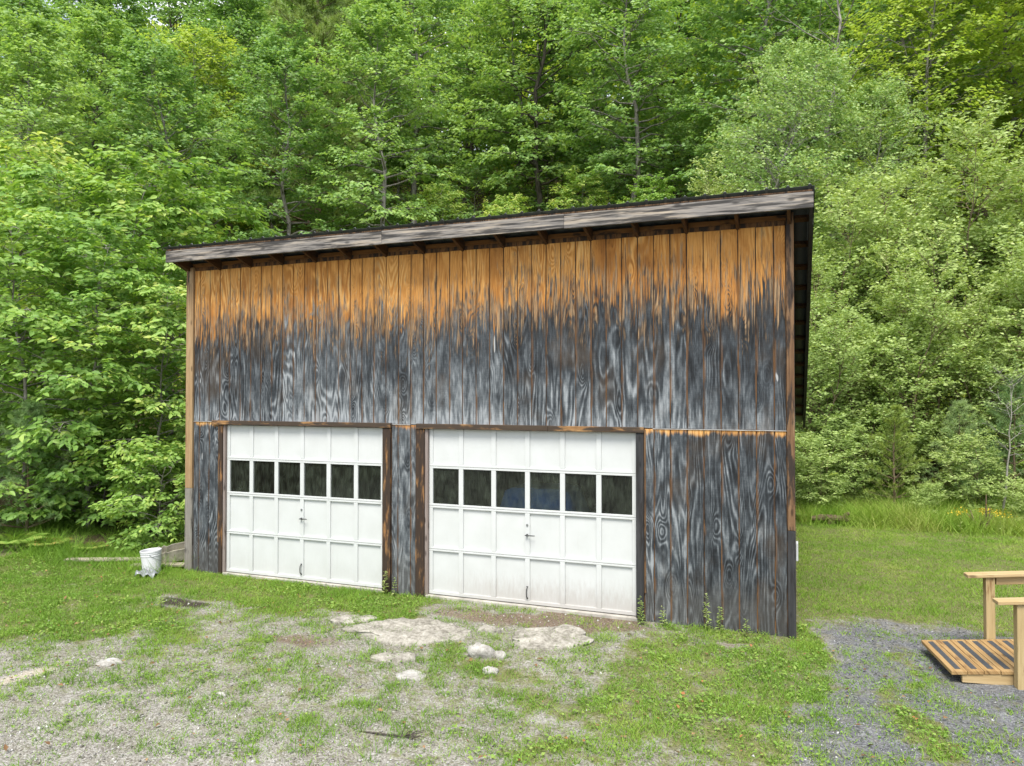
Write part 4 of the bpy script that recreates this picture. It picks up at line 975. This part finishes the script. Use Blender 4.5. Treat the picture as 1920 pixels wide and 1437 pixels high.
T('pine_s', 'pine_sapling', -20, 1.6, 'pine sapling cut off by the left edge of the photo', 'pine', s=1.1)
# --- forest behind and above the roof
T('pine_t', 'pine_tree', 600, 26.0, 'tall feathery white pine, dark soft boughs above left part of roof', 'pine', s=1.15)
T('maple0', 'maple_tree', 90, 12.0, 'tall tree with grey trunk at the upper left corner beside the sky gap', s=0.85)
T('maple1', 'maple_tree', 290, 14.0, 'tree with forking pale branch above the left end of the roof', s=0.8)
T('maple2', 'maple_tree', 170, 17.0, 'dark-trunked tree behind the upper left beeches', s=0.9)
T('maple3', 'maple_tree', 30, 19.0, 'tree right at the sky gap, upper left corner', s=1.0)
T('maple1', 'maple_tree', 130, 24.0, 'tall tree filling in behind the sky gap at the upper left', s=1.05)
T('maple0', 'maple_tree', 235, 27.0, 'tall tree between the upper left sky gap and the white pine', s=1.0)
T('gold0', 'maple_tree', 360, 22.0, 'light yellow-green maple left of the white pine', s=0.95)
T('maple0', 'maple_tree', 505, 19.0, 'leafy maple just left of and in front of the white pine', s=0.8)
T('maple3', 'maple_tree', 690, 21.0, 'green maple just right of and in front of the white pine', s=0.85)
T('maple2', 'maple_tree', 320, 32.0, 'tall dark-trunked tree just left of the white pine', s=1.2)
T('maple3', 'maple_tree', 420, 36.0, 'tall maple peeking over beside the white pine', s=1.2)
T('maple1', 'maple_tree', -30, 26.0, 'tall tree cut by the left border at the sky gap', s=1.1)
trunks = [(430, 24, 'maple1'), (520, 30, 'maple3'), (690, 33, 'maple0'), (775, 31, 'maple1'), (870, 40, 'maple2'), (950, 33, 'maple3'), (1020, 30, 'maple2'), (1110, 36, 'maple0'), (1190, 28, 'maple1'), (1270, 34, 'maple2'), (620, 40, 'maple2')]
names_ = ['first', 'second', 'third', 'fourth', 'fifth', 'sixth', 'seventh', 'eighth', 'ninth', 'tenth', 'eleventh']
order = {p[0]: i for i, p in enumerate(sorted(trunks))}
for (px, yy, kd) in trunks:
    lab = 'slender forest maple above the roof, %s trunk from the left' % names_[order[px]]
    if px == 1020: lab = 'dark forking trunk with bare lower limbs above the middle of the roof'
    T(kd, 'maple_tree', px, yy, lab, group='maples on the slope behind the roof', s=RND.uniform(0.9, 1.1))
# understorey on the slope behind the roof
places = ['left end of the roof', 'left jamb of the left door', 'second pane of the left door', 'fourth pane of the left door', 'right jamb of the left door', 'post between the doors',
          'first pane of the right door', 'second pane of the right door', 'third pane of the right door', 'fourth pane of the right door', 'fifth pane of the right door', 'sixth pane of the right door',
          'right jamb of the right door', 'left part of the right boards', 'middle of the right boards', 'right end of the roof']
pxs = [350, 415, 500, 600, 712, 765, 835, 895, 958, 1022, 1090, 1160, 1215, 1285, 1370, 1460]
for k, (px, pl) in enumerate(zip(pxs, places)):
    kd = ['beech1', 'bush1', 'beech2', 'bush1'][k % 4]
    T(kd, 'undergrowth_bush', px, [24, 30, 27, 33][(k * 3) % 4] + RND.uniform(-1, 1), 'undergrowth bush just over the roof line, straight above the ' + pl, 'bush', 'undergrowth bushes on the slope behind the roof',
      s=RND.uniform(0.95, 1.3) * (1.9 if kd.startswith('bush') else 0.85))
# --- right thicket
wl = [(1530, 10.6, 0, 0.95, 'pale willow clump rising beside the garage corner'), (1600, 11.6, 1, 1.1, 'grey-green willow clump above the rotten log'), (1680, 10.9, 2, 1.0, 'dense pale willow clump in the middle of the right thicket'),
      (1760, 12.2, 0, 1.1, 'tall willow clump behind the young yellow pine'), (1850, 11.4, 1, 1.0, 'willow clump behind the leaning white sapling'), (1930, 12.5, 2, 1.15, 'willow clump cut by the right edge of the photo'),
      (1560, 14.8, 2, 1.35, 'taller willow clump of the second row by the roof corner'), (1660, 15.5, 0, 1.4, 'taller willow clump in the second row over the log'), (1780, 16.0, 1, 1.45, 'taller silvery willow clump in the second row on the right'),
      (1890, 15.0, 2, 1.4, 'taller willow clump of the second row at the right edge'), (1470, 16.0, 1, 1.35, 'willow clump just over the right end of the roof'),
      (1380, 18.0, 0, 1.3, 'willow clump behind the right third of the roof')]
for (px, yy, k, s_, lab) in wl: T('willow%d' % k, 'willow_clump', px, yy, lab, 'willow', s=s_)
for kd, nm, px, yy, s_, lab, ct in (('willow0', 'willow_clump', 2040, 11.5, 1.15, 'first willow clump past the right edge of the photo', 'willow'), ('willow1', 'willow_clump', 2140, 13.0, 1.3, 'second willow clump past the right edge of the photo', 'willow'),
        ('willow2', 'willow_clump', 2030, 16.5, 1.5, 'taller willow clump past the right edge, second row', 'willow'), ('gold0', 'maple_tree', 2080, 24.0, 1.0, 'yellow-green maple past the upper right corner', 'tree'),
        ('maple1', 'maple_tree', 2250, 22.0, 1.0, 'green maple well past the right edge', 'tree'), ('beech1', 'beech_tree', -110, 2.5, 1.2, 'beech sapling past the left edge of the photo', 'tree'), ('maple3', 'maple_tree', -160, 12.0, 0.9, 'maple past the left edge of the photo', 'tree')):
    T(kd, nm, px, yy, lab, ct, s=s_)
T('birch0', 'birch_tree', 1345, 17.5, 'pale birch leaning right above the right end of the roof', s=1.15, tilt=(0.0, 0.28), rot=0.3)
T('birch1', 'birch_tree', 1450, 20.0, 'full grey-green birch behind the roof corner', s=1.1)
T('birch0', 'birch_tree', 1650, 20.0, 'birch standing between the bare-limbed tree and the yellow maple', s=0.9)
T('bare', 'bare_limbed_tree', 1572, 23.0, 'dark bare-limbed trunk rising at upper right', s=1.0)
T('gold0', 'maple_tree', 1740, 24.0, 'bright yellow-green maple at upper right', s=0.9)
T('gold0', 'maple_tree', 1900, 27.0, 'yellow-green maple in the upper right corner', s=1.0)
T('maple3', 'maple_tree', 1660, 29.0, 'green maple behind the bare-limbed tree', s=0.95)
T('maple0', 'maple_tree', 1400, 27.0, 'dark maple left of the bare-limbed tree', s=1.0)
T('maple1', 'maple_tree', 1820, 33.0, 'tall maple between the two yellow-green maples', s=1.05)
T('maple2', 'maple_tree', 1490, 33.0, 'dark-trunked maple deep behind the roof corner', s=1.05)
T('pine_y', 'pine_sapling', 1675, 9.7, 'bushy yellow-green young pine at the lawn edge', 'pine', s=0.95)
T('pine_s', 'pine_sapling', 1800, 10.3, 'soft green pine sapling behind the leaning white sapling', 'pine', s=1.0)
T('pine_s', 'pine_sapling', 1520, 12.6, 'blue-green pine sapling half hidden beside the garage wall', 'pine', s=1.15)
T('pine_s', 'pine_sapling', 1900, 10.4, 'pine sapling at the right edge behind the lawn', 'pine', s=1.2)
T('sapling', 'birch_sapling', 1872, 9.6, 'thin white leaning birch sapling at the right edge of the lawn', 'sapling', s=1.0, tilt=(0.05, 0.12), rot=0.0)
for k, (px, yy, s_, lab) in enumerate(((1530, 9.5, 0.75, 'fresh green fern-like bush at the garage back corner'), (1610, 10.4, 0.8, 'low bush behind the rotten log'), (1730, 9.1, 0.36, 'low weedy bush at the lawn edge below the young pine'), (1830, 10.0, 0.7, 'low bush left of the leaning white sapling'), (1925, 9.0, 0.42, 'low bush at the lawn edge cut by the right border'))):
    T('bush2', 'shrub', px, yy, lab, 'shrub', s=s_ * 1.15)

# seedlings and ferns covering the slope
rs = np.random.RandomState(78)
nc = 2600
yy = rs.uniform(11, 44, nc); cxs = np.array([ax(px_, y_) for px_, y_ in zip(rs.uniform(-300, 2300, nc), yy)])
K = 26; hgt = rs.uniform(0.1, 0.9, nc); cp = np.stack([cxs, yy, ground_z(cxs, yy) + hgt], 1)
base = np.repeat(cp, K, 0) + rs.normal(0, 1, (nc * K, 3)) * np.array([0.55, 0.55, 0.16])
d = rs.normal(0, 1, (nc * K, 3)) * np.array([1, 1, 0.35]); nr = np.array([0, -0.35, 0.7]) + rs.normal(0, 0.35, (nc * K, 3))
V, F_, r = leaf_batch(rs, base, d, nr, rs.uniform(0.14, 0.30, nc * K), 0.55, 0.25, False, np.clip(0.1 + 0.4 * rs.rand(nc * K) + np.repeat(0.5 * rs.rand(nc), K), 0, 1))
o = mobj('slope_undergrowth', np_mesh('slope_undergrowth', V, F_, M['leaf_yellow'], {'rnd': r})); tag(o, 'green seedlings and ferns covering the forest floor on the slope', 'undergrowth', kind='stuff')

# far woods: one mass of leaves closing the view
rs = np.random.RandomState(77)
nc = 5200
yy = rs.uniform(38, 78, nc); kx = rs.uniform(-0.85, 0.85, nc)
cxs = np.array([ax(960 + k * FPX, y) for k, y in zip(kx, yy)])
hh = rs.rand(nc) ** 0.8 * 17.0; sky_gap = (cxs < -28) & (hh > 10)
base_z = hill(cxs, yy)
keep = ~((fbm(cxs * 0.16, yy * 0.16, 6) < 0.44) & (hh > 11))
cxs, yy, hh, base_z = cxs[keep], yy[keep], hh[keep], base_z[keep]; nc = len(cxs); K = 34
cp = np.stack([cxs, yy, base_z + hh + 0.4], 1)
off = rs.normal(0, 1, (nc * K, 3)) * np.array([1.1, 1.1, 0.32])
base = np.repeat(cp, K, 0) + off
d = rs.normal(0, 1, (nc * K, 3)) * np.array([1, 1, 0.4]); nr = np.array([0, 0, 0.7]) + rs.normal(0, 0.5, (nc * K, 3))
V, F_, r = leaf_batch(rs, base, d, nr, rs.uniform(0.4, 0.75, nc * K), 0.62, 0.25, False, np.clip(0.15 + 0.4 * rs.rand(nc * K) + np.repeat(0.45 * rs.rand(nc), K), 0, 1))
o = mobj('far_woods', np_mesh('far_woods', V, F_, M['leaf_yellow'], {'rnd': r})); tag(o, 'bright leafy woods filling the slope far behind the garage', 'woods', kind='stuff')
wd = Wood()
for k in range(120):
    y_ = rs.uniform(38, 74); x_ = ax(rs.uniform(-150, 2000), y_); z_ = gz(x_, y_); H_ = rs.uniform(12, 18); l_ = rs.uniform(-0.8, 0.8)
    wd.add([(x_, y_, z_ - .2), (x_ + l_ * .4, y_, z_ + H_ * .5), (x_ + l_, y_, z_ + H_)], [0.17, 0.12, 0.03], 5)
o2 = mobj('far_trunks', wd.mesh('far_trunks', M['bark_grey']), o)
o2['kind'] = 'stuff'

# ------------------------------------------------------------------ ground cover
rs = np.random.RandomState(9)
def scatter(n, x0, x1, y0, y1, dens):
    x = rs.uniform(x0, x1, n); y = rs.uniform(y0, y1, n)
    k = dens(x, y); k = rs.rand(n) < k
    x, y = x[k], y[k]
    inside = (x > -9.24) & (x < 0.02) & (y > -0.03) & (y < 8.1)
    on_ramp = (x > 1.40) & (x < 3.3) & (y > -0.95 + (x - 1.43) * 0.14) & (y < 0.2 + (x - 1.43) * 0.14)
    k = ~inside & ~on_ramp
    return x[k], y[k]
def gdens(scale, th=0.30):
    def f(x, y):
        g = masks(x, y)['grass']; c = fbm(x * 5.5, y * 5.5, 61); c2 = fbm(x * 1.7, y * 1.7, 63)
        return np.clip((g + (c - 0.5) * 1.5 + (c2 - 0.5) * 0.7 - th) * 1.5, 0.012, 1) * scale
    return f
def blades(name, x, y, hmin, hmax, wid, lean, label, cat, matn, rndf=None):
    n = len(x); z = ground_z(x, y); a = rs.uniform(0, 6.283, n); h_ = rs.uniform(hmin, hmax, n) * (0.45 + 1.25 * fbm(x * 3.0, y * 3.0, 19) ** 1.5 * 1.6)
    b0 = np.stack([x, y, z - 0.004], 1)
    sd = np.stack([np.cos(a), np.sin(a), np.zeros(n)], 1) * (wid * rs.uniform(0.6, 1.3, n))[:, None]
    ld = rs.normal(0, lean, (n, 2)); tip = b0 + np.stack([ld[:, 0] * h_, ld[:, 1] * h_, h_], 1)
    V = np.stack([b0 - sd, b0 + sd, tip], 1).reshape(-1, 3); F_ = np.arange(n * 3).reshape(-1, 3)
    dry = fbm(x * 0.7, y * 0.7, 71); rnd = np.clip(0.02 + 0.38 * rs.rand(n) + 0.9 * np.clip(dry - 0.42, 0, 1) + 0.45 * (fbm(x * 2.6, y * 2.6, 29) - 0.35) + (0.25 * rs.rand(n) ** 3), 0, 1)
    if rndf is not None: rnd = rndf(x, y, rnd)
    o = mobj(name, np_mesh(name, V, F_, M[matn], {'rnd': np.repeat(rnd, 3)})); tag(o, label, cat, kind='stuff'); return o
# near turf and yard grass
x, y = scatter(420000, -12.5, 0.3, -5.9, 0.6, gdens(0.8))
blades('yard_grass', x, y, 0.02, 0.065, 0.0035, 0.6, 'short patchy grass over the gravel yard', 'grass', 'grass')
x, y = scatter(260000, 0.0, 5.5, -4.2, 9.3, gdens(0.9, 0.25))
blades('lawn_grass', x, y, 0.015, 0.038, 0.0045, 0.6, 'mown lawn on the right behind the drive', 'grass', 'grass')
# thin dry grass threaded through the gravel
x, y = scatter(170000, -11.0, 1.6, -5.9, -0.1, lambda x, y: np.clip(0.55 * fbm(x * 1.3, y * 1.3, 91) + 0.9 * (fbm(x * 4.5, y * 4.5, 93) - 0.45), 0, 1) * sstep(-6.6, -2.8, y + 0.9 * fbm(x * 0.6, y * 0.6, 95)) * (1 - 0.75 * masks(x, y)['dirt']))
blades('thin_grass', x, y, 0.012, 0.045, 0.003, 0.9, 'thin yellowish grass threaded through the gravel', 'grass', 'grass', lambda x, y, r: np.clip(0.42 + 0.42 * r, 0, 1))
# broad little weed leaves
x, y = scatter(115000, -12.5, 1.6, -5.9, 0.4, gdens(0.75, 0.38))
n = len(x); b0 = np.stack([x, y, ground_z(x, y) + rs.uniform(0.004, 0.03, n) + 0.10 * np.clip(fbm(x * 2.2, y * 2.2, 41) - 0.5, 0, 1)], 1)
d = np.stack([rs.normal(0, 1, n), rs.normal(0, 1, n), rs.uniform(-0.1, 0.5, n)], 1); nr = np.array([0, 0, 1.0]) + rs.normal(0, 0.35, (n, 3))
patch = fbm(x * 2.2, y * 2.2, 41)
V, F_, r = leaf_batch(rs, b0, d, nr, rs.uniform(0.012, 0.038, n) * (0.45 + 1.2 * patch), 0.62, 0.2, False, np.clip(0.1 + 0.45 * rs.rand(n) + 0.5 * (patch - 0.4) + 0.5 * (rs.rand(n) < 0.03), 0, 1))
o = mobj('yard_weeds', np_mesh('yard_weeds', V, F_, M['weed'], {'rnd': r})); tag(o, 'creeping clover and weed leaves in the yard turf', 'weeds', kind='stuff')
# rough grass at the wood's edge
x, y = scatter(80000, 0.1, 6.5, 7.4, 11.2, lambda x, y: sstep(7.6, 8.7, y + (fbm(x, y, 3) - .5)) * (0.3 + 0.7 * fbm(x * 1.5, y * 1.5, 8)))
blades('rough_grass', x, y, 0.08, 0.42, 0.006, 0.7, 'tall rough grass along the edge of the right thicket', 'grass', 'grass', lambda x, y, r: np.clip(r * 0.7 + 0.75 * fbm(x * 1.3, y * 1.3, 12) ** 1.3, 0, 1))
x, y = scatter(13000, -14.5, -9.3, -1.0, 1.6, lambda x, y: sstep(-0.9, 0.1, y + (fbm(x, y, 3) - .5)) * (fbm(x * 1.2, y * 1.2, 8) > 0.45))
blades('wood_edge_grass', x, y, 0.05, 0.24, 0.005, 0.8, 'loose grass and weeds along the left wood edge', 'grass', 'grass')
# pebbles
octv = np.array([[1, 0, 0], [-.5, .87, 0], [-.5, -.87, 0], [0, 0, .75], [0, 0, -.75]]); octf = np.array([[0, 1, 3], [1, 2, 3], [2, 0, 3], [1, 0, 4], [2, 1, 4], [0, 2, 4]])
def pebbles(name, x, y, smin, smax, mat, label):
    n = len(x); s_ = smin + (smax - smin) * rs.rand(n) ** 3; a = rs.uniform(0, 6.28, n); c, sn = np.cos(a), np.sin(a)
    v = octv[None] * (s_[:, None, None] * rs.uniform(0.6, 1.3, (n, 1, 3))) + rs.normal(0, 0.18, (n, 5, 3)) * s_[:, None, None]
    vx = v[..., 0] * c[:, None] - v[..., 1] * sn[:, None]; vy = v[..., 0] * sn[:, None] + v[..., 1] * c[:, None]
    V = np.stack([vx + x[:, None], vy + y[:, None], v[..., 2] + (ground_z(x, y) + s_ * 0.2)[:, None]], -1).reshape(-1, 3)
    F_ = (np.arange(n)[:, None, None] * 5 + octf[None]).reshape(-1, 3)
    o = mobj(name, np_mesh(name, V, F_, mat, {'rnd': np.repeat(rs.rand(n), 5)})); tag(o, label, 'gravel', kind='stuff')
def peb_mat(name, stops):
    m, t, p, o = new_mat(name); N = NT(t); N.to(N.ramp(N.attr('rnd'), stops), p.inputs['Base Color']); p.inputs['Roughness'].default_value = 0.9; p.inputs['Specular IOR Level'].default_value = 0.2; return m
x, y = scatter(60000, -10.5, 0.4, -5.9, -0.1, lambda x, y: np.clip(0.75 - masks(x, y)['grass'], 0.04, 1) * (0.25 + 0.75 * sstep(-1.5, -4, y)))
pebbles('yard_gravel', x, y, 0.005, 0.019, peb_mat('tan_grey_pebbles', [(0, (0.11, 0.10, 0.085)), (0.5, (0.25, 0.24, 0.22)), (0.85, (0.38, 0.37, 0.35)), (1, (0.54, 0.53, 0.51))]), 'loose tan and grey gravel of the yard')
x, y = scatter(34000, -0.2, 4.5, -4.2, 1.4, lambda x, y: masks(x, y)['drive'] * np.clip(0.9 - masks(x, y)['grass'], 0.05, 1))
pebbles('drive_gravel', x, y, 0.005, 0.015, peb_mat('blue_grey_pebbles', [(0, (0.05, 0.054, 0.06)), (0.5, (0.135, 0.14, 0.15)), (0.85, (0.22, 0.225, 0.235)), (1, (0.40, 0.40, 0.40))]), 'blue-grey crushed stone of the drive')
# fallen leaves
x, y = scatter(900, -11, 1.5, -5.5, -0.1, lambda x, y: 0.25 + 0 * x)
n = len(x); b0 = np.stack([x, y, ground_z(x, y) + 0.03], 1); d = np.stack([rs.normal(0, 1, n), rs.normal(0, 1, n), rs.normal(0, .2, n)], 1)
V, F_, r = leaf_batch(rs, b0, d, np.array([0, 0, 1.0]) + rs.normal(0, .3, (n, 3)), rs.uniform(0.03, 0.07, n), 0.6, 0.3, False)
o = mobj('fallen_leaves', np_mesh('fallen_leaves', V, F_, M['litter'], {'rnd': r})); tag(o, 'scattered brown fallen leaves on the yard', 'leaves', kind='stuff')

# upright weeds along the foot of the wall and in the yard
def stalk(h_, seed, leafy=22, ls=0.05):
    r_ = np.random.RandomState(seed); wd = Wood(); k = np.linspace(0, 1, 5)
    sp = np.stack([0.05 * h_ * np.sin(k * 2 + seed), 0.04 * h_ * np.cos(k * 3), h_ * k], 1); wd.add(sp, 0.004 * (1 - 0.7 * k), 4)
    s_ = r_.uniform(0.08, 1, leafy); b0 = np.stack([np.interp(s_, k, sp[:, i]) for i in range(3)], 1); a = r_.uniform(0, 6.28, leafy)
    d = np.stack([np.cos(a), np.sin(a), r_.uniform(-0.1, 0.7, leafy)], 1)
    V, F_, rr = leaf_batch(r_, b0, d, np.tile([0, 0, 1.0], (leafy, 1)), ls * (1.15 - 0.6 * s_) * r_.uniform(0.7, 1.2, leafy), 0.3, 0.2, True, r_.uniform(0.3, 0.95, leafy))
    return wd.mesh('stem', M['bark_brown']), np_mesh('leaves', V, F_, M['leaf_willow'], {'rnd': rr})
for (x, y, h_, sd_, lab) in ((-1.80, -0.18, 0.36, 1, 'tall leafy weed at the right jamb of the right door'), (-1.52, -0.14, 0.28, 2, 'thin pale weed against the boards right of the right door'), (-0.98, -0.15, 0.46, 3, 'tallest upright weed against the lower right boards'), (-0.83, -0.17, 0.32, 4, 'shorter weed beside the tallest weed on the right boards'),
                           (-5.44, -0.12, 0.34, 5, 'upright weed at the right jamb of the left door'), (-5.28, -0.15, 0.26, 6, 'small weed at the post between the doors'), (-0.55, -0.2, 0.22, 7, 'low weed near the right garage corner'), (-7.9, -1.75, 0.16, 8, 'small rosette weed on the dark soil patch')):
    m_ = stalk(h_, sd_, 70 if h_ > 0.3 else 36, 0.062)
    e_ = empty('weed_plant', (x, y, gz(x, y))); tag(e_, lab, 'weed'); link(bpy.data.objects.new('stem', m_[0]), e_); c_ = bpy.data.objects.new('leaves', m_[1]); link(c_, e_); c_['kind'] = 'stuff'
# ferns by the left wood edge
def fern(seed, fr=9, L_=0.55):
    r_ = np.random.RandomState(seed); B = []; D = []; S = []
    for f in range(fr):
        a = f * 6.283 / fr + r_.uniform(-.2, .2); hd = np.array([math.cos(a), math.sin(a), 0]); sdv = np.array([-math.sin(a), math.cos(a), 0])
        for k in range(18):
            u = 0.12 + 0.88 * k / 17; p_ = hd * L_ * u * 0.9 + np.array([0, 0, 1.0]) * L_ * (0.75 * u - 0.55 * u * u)
            for sg in (-1, 1): B.append(p_); D.append(sdv * sg + hd * 0.5 + np.array([0, 0, -.15])); S.append(0.17 * L_ * 1.7 * math.sin(math.pi * (0.15 + 0.83 * u)))
    n = len(B)
    V, F_, rr = leaf_batch(r_, np.array(B), np.array(D), np.tile([0, 0, 1.0], (n, 1)), np.array(S), 0.28, 0.1, False, r_.uniform(0.3, 0.85, n))
    return np_mesh('fern', V, F_, M['weed'], {'rnd': rr})
fm = [fern(1), fern(2, 8, 0.7)]
for k, (px, yy, s_, lab) in enumerate(((90, 0.1, 0.9, 'fern clump at the lower left wood edge'), (25, -0.2, 1.0, 'fern clump at the left border of the photo'), (175, 0.4, 0.7, 'small fern left of the long plank'), (1512, 9.0, 0.9, 'fern clump beside the rear of the garage wall'), (1545, 9.2, 0.8, 'fern clump just left of the rotten log'))):
    x_ = ax(px, yy); o = mobj('fern', fm[k % 2], None, (x_, yy, gz(x_, yy))); o.scale = (s_,) * 3; o.rotation_euler = (0, 0, k * 1.3); tag(o, lab, 'fern')
# rotten log at the far end of the lawn
lg = MB(); lg.tube([(-0.42, 0, 0.16), (-0.2, 0.02, 0.19), (0.1, -0.02, 0.20), (0.36, 0.03, 0.17)], [0.05, 0.075, 0.07, 0.05], 9)
lg.tube([(0.24, 0, 0.2), (0.28, 0.02, 0.27), (0.34, 0.0, 0.33)], [0.06, 0.055, 0.03], 7); lg.tube([(-0.02, 0, 0.18), (-0.01, 0.0, 0.0)], [0.07, 0.11], 8)
x_ = ax(1558, 8.35); o = lg.build('rotten_log', M['bark_brown'], None, (x_, 8.35, gz(x_, 8.35) - 0.06)); tag(o, 'rotten log lying in long grass at the far end of the lawn', 'log')
st = MB(); r_ = random.Random(8)
for k in range(9):
    a = r_.uniform(0, 6.28); st.tube([(0, 0, 0.05), (0.12 * math.cos(a), 0.12 * math.sin(a), 0.16), (0.26 * math.cos(a) * r_.uniform(.4, 1.2), 0.26 * math.sin(a), r_.uniform(0.1, 0.75))], [0.045, 0.03, 0.008], 6)
x_ = ax(1838, 8.4); o = st.build('dead_stump', M['bark_brown'], None, (x_, 8.4, gz(x_, 8.4))); tag(o, 'dead branching stump left of the leaning white sapling', 'stump')
# yellow flowers
for (px, yy, lab) in ((1797, 8.0, 'yellow-flowered weed left of the dead stump'), (1876, 8.1, 'yellow-flowered weed at the foot of the leaning white sapling'), (1843, 8.4, 'goldenrod behind the dead stump')):
    r2 = np.random.RandomState(int(px)); m_ = stalk(0.45, px, 26, 0.08); x_ = ax(px, yy)
    e_ = empty('flowering_weed', (x_, yy, gz(x_, yy))); tag(e_, lab, 'flower'); link(bpy.data.objects.new('stem', m_[0]), e_); c_ = bpy.data.objects.new('leaves', m_[1]); link(c_, e_); c_['kind'] = 'stuff'
    n = 60; b0 = np.stack([r2.normal(0, .10, n), r2.normal(0, .05, n), 0.42 + r2.normal(0, .045, n)], 1)
    V, F_, rr = leaf_batch(r2, b0, r2.normal(0, 1, (n, 3)), np.tile([0, 0, 1.0], (n, 1)), np.full(n, 0.035), 0.8, 0.1)
    c_ = bpy.data.objects.new('blossom', np_mesh('blossom', V, F_, M['flower'], {'rnd': rr})); link(c_, e_); c_['kind'] = 'stuff'
